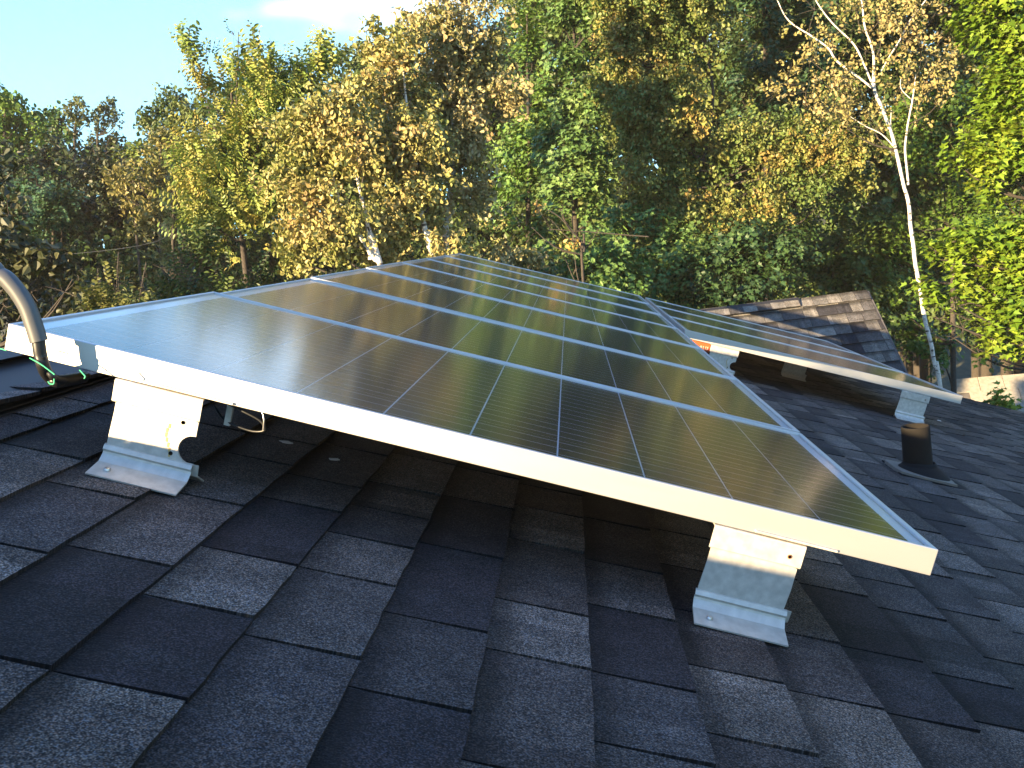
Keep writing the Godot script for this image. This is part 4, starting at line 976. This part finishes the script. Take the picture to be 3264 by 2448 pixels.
	tree("white_birch", "slender white birch trunk forking high at the right, with sparse gold leaves", "tree", "", [[[4.41, -1.45, -12.00, 0.036], [4.24, 2.64, -12.00, 0.027], [4.20, 2.98, -12.00, 0.025], [4.11, 3.62, -12.00, 0.025], [4.07, 4.01, -12.00, 0.024], [4.03, 4.54, -12.00, 0.023], [4.02, 4.95, -12.00, 0.021], [3.98, 5.19, -12.00, 0.020], [3.93, 5.55, -12.00, 0.020], [3.89, 5.75, -12.00, 0.020], [3.81, 6.04, -12.00, 0.020], [3.73, 6.29, -12.00, 0.019], [3.73, 6.48, -12.00, 0.017], [3.74, 6.74, -12.00, 0.013], [3.67, 7.04, -12.00, 0.011], [3.66, 7.27, -12.00, 0.010], [3.62, 7.64, -12.00, 0.006]], [[3.73, 6.30, -12.00, 0.014], [3.59, 6.44, -12.00, 0.013], [3.32, 6.69, -12.00, 0.013], [3.24, 6.84, -12.00, 0.011], [3.08, 6.99, -12.00, 0.010], [2.82, 7.21, -12.00, 0.007], [2.71, 7.46, -12.00, 0.005], [2.63, 7.73, -12.00, 0.004]], [[3.71, 6.36, -12.00, 0.012], [3.63, 6.60, -12.00, 0.011], [3.53, 6.85, -12.00, 0.010], [3.33, 7.09, -12.00, 0.009], [3.18, 7.32, -12.00, 0.007], [3.04, 7.62, -12.00, 0.004]], [[3.81, 6.50, -12.00, 0.008], [3.91, 6.64, -12.00, 0.009], [4.06, 6.83, -12.00, 0.008], [4.18, 7.02, -12.00, 0.007], [4.37, 7.22, -12.00, 0.007], [4.54, 7.45, -12.00, 0.004]], [[4.03, 5.17, -12.00, 0.013], [4.02, 5.54, -12.00, 0.013], [4.04, 5.70, -12.00, 0.012], [4.10, 5.96, -12.00, 0.011], [4.15, 6.14, -12.00, 0.009], [4.20, 6.39, -12.00, 0.005]], [[4.15, 6.12, -12.00, 0.006], [4.03, 6.27, -12.00, 0.005], [4.03, 6.39, -12.00, 0.004]], [[3.92, 5.60, -12.00, 0.009], [3.77, 5.79, -12.00, 0.007], [3.59, 5.91, -12.00, 0.005], [3.43, 6.04, -12.00, 0.004]], [[3.90, 5.72, -12.00, 0.009], [3.88, 5.88, -12.00, 0.008], [3.90, 6.05, -12.00, 0.005]]], [[2.76, 6.53, -12.10, 0.26], [2.91, 6.37, -11.88, 0.30], [3.19, 6.39, -11.93, 0.30], [3.39, 6.46, -11.87, 0.31], [3.53, 6.20, -12.27, 0.35], [3.23, 6.15, -12.17, 0.31], [3.66, 6.09, -12.17, 0.31], [3.69, 5.86, -12.05, 0.28], [3.37, 5.90, -11.96, 0.26], [3.78, 6.96, -11.82, 0.31], [3.65, 7.26, -12.19, 0.35], [3.30, 6.96, -12.00, 0.26], [4.06, 6.91, -11.74, 0.35], [4.22, 6.64, -11.81, 0.35], [4.42, 6.71, -11.80, 0.31], [4.41, 6.41, -12.11, 0.31], [4.12, 6.56, -12.17, 0.26], [4.58, 6.40, -11.87, 0.26], [4.04, 6.30, -12.12, 0.26], [4.49, 6.16, -11.94, 0.23], [4.24, 6.08, -12.07, 0.23], [3.17, 7.33, -12.18, 0.31], [3.03, 6.75, -12.04, 0.21], [4.53, 7.08, -12.17, 0.35], [2.61, 6.40, -11.97, 0.18], [3.87, 7.23, -11.72, 0.35], [4.23, 7.40, -12.01, 0.44], [3.67, 6.76, -12.04, 0.26], [3.42, 7.75, -11.85, 0.30], [3.51, 8.05, -11.95, 0.27], [3.38, 8.35, -11.92, 0.27], [3.76, 7.51, -11.75, 0.33], [3.71, 7.94, -11.92, 0.27], [3.73, 8.27, -11.96, 0.20], [4.31, 7.59, -11.99, 0.35], [4.32, 8.02, -12.08, 0.26], [4.24, 8.28, -11.96, 0.23]], "birch", 0.045, [Color(0.180, 0.180, 0.060), Color(0.260, 0.235, 0.085), Color(0.330, 0.280, 0.120), Color(0.300, 0.220, 0.100)], 0.36, "birch")
	tree("lime_maple", "bright lime green maple filling the right edge of the view", "tree", "", [[[4.54, -1.45, -9.20, 0.053], [4.47, 2.85, -9.20, 0.039], [4.39, 4.56, -9.20, 0.030], [4.29, 5.80, -9.20, 0.022], [4.24, 6.99, -9.20, 0.009]]], [[3.79, 6.79, -9.09, 0.30], [4.17, 6.74, -9.27, 0.35], [3.83, 6.57, -9.34, 0.22], [3.98, 6.41, -9.05, 0.29], [3.90, 6.32, -9.24, 0.20], [4.20, 6.19, -9.31, 0.26], [3.93, 6.04, -9.10, 0.22], [4.08, 5.85, -9.03, 0.24], [3.90, 5.84, -9.22, 0.20], [4.09, 5.60, -9.32, 0.23], [3.85, 5.63, -9.32, 0.19], [3.65, 5.53, -9.25, 0.13], [4.12, 5.38, -9.17, 0.23], [3.88, 5.37, -9.18, 0.21], [3.67, 5.36, -9.21, 0.17], [3.52, 5.32, -9.26, 0.10], [3.99, 5.15, -9.13, 0.23], [3.75, 5.14, -9.13, 0.19], [4.12, 4.89, -9.23, 0.17], [3.93, 4.96, -9.31, 0.15], [3.79, 5.28, -9.11, 0.17], [3.87, 6.95, -8.91, 0.39], [3.86, 7.30, -9.00, 0.33], [4.01, 7.70, -9.23, 0.31], [4.00, 7.98, -9.24, 0.26], [3.81, 8.30, -9.07, 0.25], [3.94, 8.48, -9.07, 0.26], [4.21, 6.98, -9.25, 0.32], [4.35, 7.41, -9.28, 0.35], [4.35, 7.58, -9.30, 0.34], [4.38, 7.90, -9.31, 0.30], [4.24, 8.20, -9.02, 0.26], [4.40, 8.53, -9.19, 0.27], [4.67, 7.02, -9.36, 0.30], [4.70, 7.39, -9.45, 0.34], [4.65, 7.48, -9.11, 0.32], [4.69, 7.99, -9.37, 0.30], [4.68, 8.16, -9.26, 0.25], [4.82, 8.54, -9.35, 0.23], [4.39, 6.31, -9.03, 0.39], [4.88, 5.98, -9.34, 0.44], [4.59, 5.71, -9.41, 0.39], [4.86, 5.32, -9.18, 0.44], [4.33, 5.05, -8.95, 0.39], [4.87, 6.31, -8.99, 0.44], [5.06, 5.66, -8.96, 0.44], [4.63, 4.81, -8.94, 0.39]], "maple", 0.062, [Color(0.065, 0.130, 0.012), Color(0.110, 0.185, 0.016), Color(0.170, 0.250, 0.022), Color(0.240, 0.290, 0.030)], 3.60, "bark")
	tree("lime_maple_bough", "low bough of bright lime leaves hanging over the small shed", "tree", "", [[[4.34, -1.45, -8.60, 0.044], [4.30, 2.98, -8.60, 0.033], [4.27, 3.99, -8.60, 0.024], [3.98, 4.30, -8.60, 0.016], [3.56, 4.36, -8.60, 0.010], [3.11, 4.49, -8.60, 0.005]]], [[3.77, 4.64, -8.48, 0.22], [3.59, 4.59, -8.63, 0.18], [3.31, 4.66, -8.51, 0.15], [3.75, 4.41, -8.69, 0.22], [3.48, 4.44, -8.67, 0.18], [3.25, 4.51, -8.67, 0.14], [3.09, 4.57, -8.64, 0.09], [3.83, 4.16, -8.67, 0.22], [3.60, 4.19, -8.73, 0.20], [3.37, 4.30, -8.71, 0.15], [3.71, 3.94, -8.64, 0.20], [3.51, 4.00, -8.73, 0.17], [3.20, 4.09, -8.51, 0.15], [3.04, 3.99, -8.52, 0.12], [2.99, 4.19, -8.55, 0.07], [3.24, 3.89, -8.54, 0.13], [3.48, 3.81, -8.57, 0.15], [3.71, 3.72, -8.59, 0.16], [3.38, 3.68, -8.63, 0.11], [3.19, 3.80, -8.63, 0.08], [2.94, 4.30, -8.56, 0.06]], "maple", 0.060, [Color(0.065, 0.130, 0.012), Color(0.110, 0.185, 0.016), Color(0.170, 0.250, 0.022), Color(0.240, 0.290, 0.030)], 4.00, "bark")
	tree("maple_tree", "shaded green maple behind the white birch trunk", "tree", "green maples behind the panels", [[[5.05, -1.45, -14.00, 0.054], [5.12, 2.14, -14.00, 0.040], [5.35, 5.72, -14.00, 0.026]]], [[4.74, 6.10, -13.95, 0.29], [5.05, 5.82, -14.02, 0.36], [4.81, 5.47, -13.93, 0.36], [5.25, 5.52, -13.78, 0.36], [5.20, 5.11, -14.06, 0.37], [4.72, 4.98, -13.93, 0.33], [5.52, 4.95, -14.11, 0.36], [5.58, 4.56, -14.00, 0.33], [5.12, 4.62, -14.26, 0.36], [4.64, 4.16, -14.25, 0.36], [5.80, 4.52, -13.77, 0.33], [4.29, 4.34, -14.14, 0.33], [4.19, 3.90, -14.13, 0.36], [4.44, 4.70, -13.90, 0.29], [4.33, 3.70, -13.80, 0.33], [4.61, 3.13, -13.99, 0.33], [5.35, 6.14, -13.93, 0.29], [5.01, 2.80, -14.12, 0.30]], "maple", 0.065, [Color(0.040, 0.085, 0.012), Color(0.070, 0.130, 0.015), Color(0.110, 0.180, 0.020)], 2.80, "bark")
	tree("pear_shrub", "olive shrub with upright twigs just beyond the panels' left edge", "shrub", "", [[[-4.35, -1.45, -8.00, 0.015], [-3.91, 4.47, -8.00, 0.011], [-3.78, 5.16, -8.00, 0.008]], [[-3.81, 5.09, -8.00, 0.005], [-3.72, 5.45, -8.00, 0.004]], [[-3.62, 5.03, -8.00, 0.005], [-3.50, 5.34, -8.00, 0.004]], [[-3.97, 5.03, -8.00, 0.005], [-3.92, 5.34, -8.00, 0.004]]], [[-3.75, 5.37, -8.03, 0.04], [-3.74, 5.30, -7.99, 0.05], [-3.81, 5.23, -7.97, 0.08], [-3.69, 5.19, -8.00, 0.08], [-3.52, 5.29, -8.01, 0.03], [-3.56, 5.21, -8.02, 0.05], [-3.61, 5.12, -8.01, 0.09], [-3.77, 5.09, -7.96, 0.12], [-3.92, 5.26, -7.99, 0.05], [-3.97, 5.17, -8.04, 0.08], [-3.93, 5.03, -8.00, 0.11], [-3.63, 4.98, -7.91, 0.13], [-4.01, 5.10, -7.99, 0.05], [-3.51, 5.02, -7.97, 0.08], [-3.84, 4.86, -8.04, 0.15], [-4.05, 5.05, -7.97, 0.04]], "elm", 0.038, [Color(0.045, 0.065, 0.020), Color(0.080, 0.095, 0.025), Color(0.130, 0.130, 0.035), Color(0.180, 0.160, 0.050)], 3.00, "bark")
	tree("cedar_shrub", "dense green shrub right of the olive one, at the foot of the spruce", "shrub", "", [[[-4.45, -1.45, -10.00, 0.026], [-4.07, 4.22, -10.00, 0.019], [-3.86, 5.36, -10.00, 0.009]]], [[-3.91, 5.56, -9.95, 0.13], [-3.71, 5.44, -9.89, 0.17], [-4.07, 5.29, -9.99, 0.16], [-3.91, 5.17, -10.16, 0.21], [-3.60, 5.23, -10.01, 0.21], [-4.02, 5.00, -9.96, 0.21], [-4.24, 5.12, -10.09, 0.12], [-3.48, 5.03, -9.88, 0.19], [-3.74, 4.87, -9.95, 0.21], [-3.29, 5.14, -10.08, 0.17], [-4.24, 4.93, -9.89, 0.14]], "elm", 0.050, [Color(0.030, 0.060, 0.015), Color(0.050, 0.085, 0.020), Color(0.100, 0.120, 0.030)], 3.40, "bark")
	tree("shaded_tree", "dark leafy tree in deep shade at the left edge, beside the conduit", "tree", "shaded trees at the left", [[[-6.39, -1.45, -9.00, 0.034], [-5.83, 4.12, -9.00, 0.026], [-5.37, 5.84, -9.00, 0.017]]], [[-5.39, 6.19, -9.09, 0.21], [-5.14, 5.94, -8.96, 0.19], [-5.22, 5.73, -8.80, 0.26], [-5.00, 5.62, -8.92, 0.21], [-5.26, 5.43, -8.98, 0.26], [-4.83, 5.47, -8.96, 0.19], [-5.09, 5.24, -9.01, 0.23], [-4.70, 5.19, -8.87, 0.19], [-5.31, 5.14, -8.88, 0.26], [-5.04, 5.00, -9.16, 0.21], [-4.62, 5.35, -8.99, 0.11], [-5.26, 6.34, -8.99, 0.13], [-4.66, 4.97, -8.89, 0.17]], "birch", 0.075, [Color(0.020, 0.032, 0.012), Color(0.035, 0.045, 0.018), Color(0.070, 0.070, 0.030)], 2.60, "bark")
	var lobes := []
	lobes.append_array([[-11.16, 7.21, -25.97, 1.14], [-10.51, 6.09, -24.95, 1.14], [-10.28, 5.00, -22.59, 1.14], [-8.21, 7.22, -23.51, 1.14], [-8.77, 5.53, -23.75, 1.14], [-8.82, 4.53, -23.54, 1.14], [-6.67, 8.46, -21.63, 1.14], [-6.95, 7.08, -23.78, 1.14], [-7.60, 5.40, -25.34, 1.14], [-7.60, 4.52, -24.97, 1.14], [-5.68, 8.11, -25.80, 1.14], [-5.71, 7.21, -24.91, 1.14], [-6.17, 5.61, -25.31, 1.14], [-6.41, 3.71, -25.85, 1.14], [-4.78, 9.75, -26.09, 1.14], [-4.83, 8.23, -25.47, 1.14], [-4.68, 6.55, -23.58, 1.14], [-5.22, 5.73, -24.80, 1.14], [-5.08, 4.50, -24.79, 1.14], [-3.22, 9.06, -25.91, 1.14], [-2.75, 8.16, -25.07, 1.14], [-3.63, 6.27, -23.72, 1.14], [-2.79, 5.05, -22.45, 1.14], [-3.73, 4.27, -23.14, 1.14]])
	lobes.append_array([[-1.13, 8.31, -22.75, 1.14], [-2.14, 8.07, -24.91, 1.14], [-2.00, 6.63, -25.35, 1.14], [-1.68, 5.10, -22.46, 1.14], [-1.93, 4.06, -24.17, 1.14], [0.08, 11.23, -25.70, 1.14], [0.16, 10.15, -23.33, 1.14], [-0.51, 8.35, -21.97, 1.14], [-0.47, 7.63, -24.53, 1.14], [-0.54, 6.06, -23.31, 1.14], [-0.23, 5.02, -22.22, 1.14], [-0.73, 3.88, -22.94, 1.14], [1.26, 10.24, -21.53, 1.14], [0.86, 9.51, -22.24, 1.14], [1.30, 8.87, -23.63, 1.14], [1.09, 7.13, -22.02, 1.14], [0.70, 5.81, -21.53, 1.14], [0.95, 5.03, -24.25, 1.14], [0.60, 3.74, -26.29, 1.14], [2.75, 11.39, -25.67, 1.14], [2.05, 9.67, -23.13, 1.14], [2.53, 8.52, -26.12, 1.14], [2.40, 6.98, -21.90, 1.14], [1.96, 5.58, -22.25, 1.14]])
	lobes.append_array([[2.07, 4.16, -21.53, 1.14], [2.07, 3.56, -21.79, 1.14], [3.68, 10.46, -24.51, 1.14], [3.62, 9.76, -25.28, 1.14], [3.85, 8.12, -23.89, 1.14], [3.62, 6.67, -25.52, 1.14], [3.20, 5.61, -23.76, 1.14], [3.91, 4.56, -26.09, 1.14], [3.10, 3.09, -24.54, 1.14], [5.29, 10.75, -24.18, 1.14], [4.71, 9.31, -22.35, 1.14], [4.54, 8.14, -23.63, 1.14], [4.43, 6.37, -23.70, 1.14], [4.83, 5.72, -25.61, 1.14], [4.55, 3.98, -22.65, 1.14], [4.06, 2.78, -22.97, 1.14], [6.96, 10.72, -25.58, 1.14], [5.86, 8.89, -21.85, 1.14], [6.03, 7.56, -24.18, 1.14], [5.67, 6.18, -22.60, 1.14], [5.95, 5.66, -24.83, 1.14], [5.59, 3.80, -24.47, 1.14], [5.38, 3.36, -21.97, 1.14], [7.61, 10.14, -25.15, 1.14]])
	lobes.append_array([[7.39, 8.52, -23.54, 1.14], [6.82, 7.54, -23.10, 1.14], [7.56, 6.34, -25.78, 1.14], [7.80, 5.01, -25.39, 1.14], [6.64, 3.52, -23.05, 1.14], [7.04, 2.96, -24.89, 1.14], [8.35, 9.84, -22.12, 1.14], [8.49, 8.82, -24.09, 1.14], [8.06, 6.96, -21.91, 1.14], [9.11, 6.61, -24.70, 1.14], [9.41, 4.60, -26.08, 1.14], [8.36, 3.43, -24.68, 1.14], [7.41, 2.89, -21.70, 1.14], [9.72, 9.62, -24.07, 1.14], [9.97, 8.19, -23.85, 1.14], [9.84, 7.57, -23.72, 1.14], [8.97, 6.20, -22.26, 1.14], [9.74, 4.99, -22.89, 1.14], [9.30, 3.68, -23.75, 1.14], [8.48, 2.64, -21.86, 1.14], [11.84, 9.60, -24.87, 1.14], [10.43, 8.51, -22.72, 1.14], [10.70, 6.90, -22.95, 1.14], [10.15, 5.77, -21.95, 1.14]])
	lobes.append_array([[10.97, 4.88, -23.01, 1.14], [11.79, 3.20, -26.16, 1.14], [10.49, 1.91, -22.96, 1.14], [1.02, 11.76, -21.98, 1.14], [1.40, 13.18, -23.23, 1.14], [1.42, 15.01, -26.23, 1.14], [1.46, 14.79, -21.94, 1.14], [1.30, 16.00, -23.21, 1.14], [1.83, 17.01, -22.55, 1.14], [2.80, 12.53, -24.91, 1.14], [2.11, 13.42, -23.81, 1.14], [2.23, 13.35, -21.99, 1.14], [3.16, 16.25, -25.81, 1.14], [2.82, 16.16, -23.14, 1.14], [3.04, 17.99, -24.93, 1.14], [3.29, 12.16, -23.76, 1.14], [4.02, 13.84, -25.86, 1.14], [3.50, 13.28, -21.79, 1.14], [3.59, 14.40, -22.64, 1.14], [3.64, 15.36, -22.93, 1.14], [4.10, 16.67, -22.82, 1.14], [4.67, 11.83, -25.61, 1.14], [4.36, 12.89, -24.01, 1.14], [4.50, 13.22, -23.23, 1.14]])
	lobes.append_array([[4.55, 14.85, -24.03, 1.14], [5.52, 16.51, -25.73, 1.14], [4.69, 16.88, -24.35, 1.14], [5.45, 11.20, -23.76, 1.14], [6.11, 12.89, -24.78, 1.14], [6.29, 13.70, -24.58, 1.14], [5.71, 14.39, -23.53, 1.14], [5.96, 15.45, -23.63, 1.14], [5.75, 15.69, -22.16, 1.14], [6.46, 11.32, -23.70, 1.14], [6.99, 12.83, -25.89, 1.14], [6.90, 12.88, -23.03, 1.14], [6.52, 14.32, -23.33, 1.14], [7.33, 16.12, -24.52, 1.14], [7.11, 16.52, -24.45, 1.14], [7.69, 10.93, -22.38, 1.14], [8.19, 12.03, -23.73, 1.14], [8.39, 13.63, -25.17, 1.14], [7.22, 13.69, -21.71, 1.14], [7.22, 14.53, -22.04, 1.14], [8.83, 16.85, -25.28, 1.14], [9.84, 11.57, -26.03, 1.14], [8.16, 11.32, -21.84, 1.14], [8.31, 12.41, -21.91, 1.14]])
	lobes.append_array([[9.73, 14.47, -24.63, 1.14], [9.09, 15.09, -22.92, 1.14], [9.51, 16.41, -24.78, 1.14], [8.95, 10.65, -21.67, 1.14], [9.75, 11.72, -23.78, 1.14], [9.29, 12.52, -22.31, 1.14], [9.94, 13.52, -23.16, 1.14], [10.83, 15.47, -24.97, 1.14], [10.13, 15.97, -24.05, 1.14], [12.34, 10.96, -25.77, 1.14], [12.43, 12.10, -25.71, 1.14], [11.84, 12.72, -24.60, 1.14], [12.40, 14.89, -25.74, 1.14], [10.99, 13.87, -22.39, 1.14], [11.28, 16.23, -23.87, 1.14], [11.81, 10.64, -23.10, 1.14], [12.67, 12.11, -24.62, 1.14], [11.29, 12.43, -22.06, 1.14], [13.48, 14.57, -25.93, 1.14], [12.41, 14.54, -23.35, 1.14], [13.08, 16.08, -25.42, 1.14]])
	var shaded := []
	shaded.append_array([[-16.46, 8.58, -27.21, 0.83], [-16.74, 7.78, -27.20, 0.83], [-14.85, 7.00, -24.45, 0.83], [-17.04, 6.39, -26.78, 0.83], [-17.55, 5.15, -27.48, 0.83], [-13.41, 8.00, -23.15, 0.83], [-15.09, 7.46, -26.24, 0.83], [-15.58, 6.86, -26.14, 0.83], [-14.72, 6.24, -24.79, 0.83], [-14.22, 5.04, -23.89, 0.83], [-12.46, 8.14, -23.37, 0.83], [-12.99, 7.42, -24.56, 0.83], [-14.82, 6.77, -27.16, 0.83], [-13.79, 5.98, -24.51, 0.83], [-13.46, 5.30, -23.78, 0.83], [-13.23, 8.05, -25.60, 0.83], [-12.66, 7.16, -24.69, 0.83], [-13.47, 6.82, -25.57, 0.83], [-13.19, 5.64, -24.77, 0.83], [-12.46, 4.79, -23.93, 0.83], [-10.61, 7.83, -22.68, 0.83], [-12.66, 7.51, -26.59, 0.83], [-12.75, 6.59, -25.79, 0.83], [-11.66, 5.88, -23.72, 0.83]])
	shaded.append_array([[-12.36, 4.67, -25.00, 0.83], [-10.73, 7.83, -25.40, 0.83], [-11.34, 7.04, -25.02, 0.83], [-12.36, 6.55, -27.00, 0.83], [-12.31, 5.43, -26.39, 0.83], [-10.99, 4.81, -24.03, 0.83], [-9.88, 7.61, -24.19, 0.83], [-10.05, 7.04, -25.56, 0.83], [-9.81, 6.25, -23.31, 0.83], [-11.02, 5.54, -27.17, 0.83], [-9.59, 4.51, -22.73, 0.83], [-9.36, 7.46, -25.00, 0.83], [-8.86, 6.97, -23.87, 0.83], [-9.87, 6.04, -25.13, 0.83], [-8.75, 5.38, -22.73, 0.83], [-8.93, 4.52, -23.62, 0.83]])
	var wood := base("woods", Transform3D(), "dense shaded woodland filling the gaps behind the nearer trees", "woodland")
	wood.set_meta("kind", "stuff")
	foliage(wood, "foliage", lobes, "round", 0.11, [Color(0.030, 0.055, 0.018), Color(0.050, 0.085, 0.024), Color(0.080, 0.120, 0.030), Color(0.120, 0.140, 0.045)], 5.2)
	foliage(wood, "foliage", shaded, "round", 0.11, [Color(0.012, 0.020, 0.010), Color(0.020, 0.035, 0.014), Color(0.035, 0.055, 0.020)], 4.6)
	trunks(wood)
	tree("shade_tree", "leafy tree off to the left of the house, its shade dappling the wing", "tree", "", [[[-12.0, -1.4, 5.6, 0.18], [-12.0, 5.0, 5.6, 0.14], [-12.1, 8.0, 5.5, 0.04]]], [[-12.0, 8.25, 8.5, 0.5], [-12.1, 8.4, 7.8, 0.16], [-11.8, 6.4, 7.4, 0.9], [-12.0, 6.9, 4.4, 0.5], [-12.0, 7.0, 5.4, 0.5], [-12.1, 8.45, 4.3, 0.08], [-12.0, 8.5, 4.7, 0.1], [-12.1, 8.55, 5.2, 0.1], [-12.0, 7.3, 3.4, 0.4], [-12.0, 6.2, 5.4, 1.1], [-12.0, 6.0, 3.6, 0.9]], "round", 0.08, [Color(0.050, 0.105, 0.026), Color(0.075, 0.150, 0.036), Color(0.110, 0.190, 0.045), Color(0.150, 0.230, 0.060)], 2.60, "bark")
	tree("shade_tree", "tall dense tree beyond the left edge of the view, farther off", "tree", "", [[[-21.00, -1.4, -16.00, 0.2], [-20.80, 10.20, -16.00, 0.05]]], [[-18.52, 6.73, -16.18, 2.06], [-20.62, 6.87, -15.92, 2.51], [-21.29, 7.51, -15.28, 1.77], [-18.67, 3.20, -16.08, 2.38], [-20.84, 6.99, -16.79, 1.91], [-20.49, 4.21, -15.78, 2.09], [-20.04, 3.56, -15.94, 2.39], [-21.30, 3.24, -18.28, 2.15], [-22.34, 6.42, -14.79, 1.71], [-21.09, 7.23, -14.56, 1.75], [-20.98, 3.02, -14.84, 2.09], [-19.79, 4.85, -18.01, 1.95], [-21.78, 4.64, -15.38, 2.40], [-20.77, 7.09, -16.90, 1.69], [-21.62, 7.81, -16.36, 1.93], [-20.91, 4.49, -15.36, 2.17], [-21.45, 6.80, -13.74, 2.45], [-19.63, 4.29, -14.73, 2.30]], "round", 0.16, [Color(0.050, 0.105, 0.026), Color(0.075, 0.150, 0.036), Color(0.110, 0.190, 0.045), Color(0.150, 0.230, 0.060)], 4.00, "bark")
	tree("shade_tree", "tall dense tree beyond the left edge of the view, nearer the house", "tree", "", [[[-17.00, -1.4, -9.50, 0.2], [-16.80, 10.20, -9.50, 0.05]]], [[-19.35, 5.15, -9.31, 1.94], [-16.56, 5.97, -9.26, 1.83], [-15.34, 6.57, -8.37, 1.78], [-19.24, 6.80, -9.81, 1.84], [-18.40, 6.75, -10.59, 1.64], [-18.59, 5.07, -9.20, 1.54], [-18.43, 7.34, -9.00, 1.51], [-16.95, 5.81, -9.52, 1.65], [-16.29, 7.51, -9.36, 1.73], [-16.82, 6.55, -9.62, 1.94], [-17.04, 7.17, -9.54, 1.64], [-16.06, 7.02, -10.23, 1.79], [-17.40, 4.96, -9.46, 1.96], [-18.44, 4.44, -9.29, 2.13], [-17.09, 5.77, -9.58, 1.92], [-17.90, 6.47, -7.89, 1.88], [-18.37, 3.66, -10.69, 1.95], [-17.48, 7.16, -11.34, 1.88]], "round", 0.16, [Color(0.050, 0.105, 0.026), Color(0.075, 0.150, 0.036), Color(0.110, 0.190, 0.045), Color(0.150, 0.230, 0.060)], 4.00, "bark")
	tree("shade_tree", "broad dense tree left of the house between its two taller neighbours", "tree", "", [[[-27.00, -1.4, -22.00, 0.2], [-26.80, 12.00, -22.00, 0.05]]], [[-27.16, 4.75, -22.15, 2.14], [-28.88, 4.94, -21.90, 2.65], [-30.31, 6.57, -21.32, 2.46], [-25.84, 4.98, -22.07, 2.84], [-24.59, 5.35, -20.58, 2.44], [-26.25, 8.30, -25.00, 2.39], [-28.89, 3.55, -23.67, 2.69], [-26.89, 6.67, -22.21, 2.80], [-24.44, 7.21, -22.91, 2.66], [-29.36, 5.43, -22.47, 2.75], [-27.79, 6.27, -25.40, 2.39], [-28.11, 8.87, -23.69, 2.84], [-27.75, 8.91, -20.37, 2.10], [-26.10, 7.41, -22.43, 2.70], [-26.87, 5.84, -19.60, 2.78], [-28.17, 7.64, -21.83, 2.27], [-26.57, 8.29, -22.00, 2.22], [-26.62, 7.09, -25.37, 2.16]], "round", 0.16, [Color(0.050, 0.105, 0.026), Color(0.075, 0.150, 0.036), Color(0.110, 0.190, 0.045), Color(0.150, 0.230, 0.060)], 4.00, "bark")
	tree("round_bush", "small round bright green bush in front of the shed roof", "shrub", "", [[[5.04, -1.45, -12.50, 0.016], [5.10, 1.97, -12.50, 0.012], [5.12, 2.27, -12.50, 0.006]]], [[5.06, 2.33, -12.46, 0.09], [5.21, 2.27, -12.53, 0.09], [5.13, 2.39, -12.50, 0.07], [5.07, 2.17, -12.42, 0.15], [5.26, 2.13, -12.50, 0.09], [4.99, 2.23, -12.45, 0.08]], "maple", 0.07, [Color(0.065, 0.130, 0.012), Color(0.110, 0.185, 0.016), Color(0.170, 0.250, 0.022), Color(0.240, 0.290, 0.030)], 3.5, "bark")
	var wire := put("overhead_wire", tube_mesh([Vector3(-11.88, 6.03, -14.00), Vector3(-6.88, 5.77, -14.25), Vector3(-5.87, 5.89, -14.50)], 0.0028, 5, 8), M.conduit, self)
	tag(wire, "thin pale wire strung across the dark trees at the left", "wire")

func trunks(parent: Node) -> void:
	var st := new_st()
	for k in 60:
		var x := rng.randf_range(-5.0, 15.0)
		var z := rng.randf_range(-28.0, -25.0)
		var h := rng.randf_range(6.0, 9.0)
		tube(st, [Vector3(x, GROUND, z), Vector3(x + 0.2, h * 0.5, z), Vector3(x + rng.randf_range(-0.6, 0.6), h, z)], [0.16, 0.12, 0.05], 7, 0.6)
	var o := put("trunks", done(st, false), M.bark, parent)
	o.set_meta("kind", "stuff")
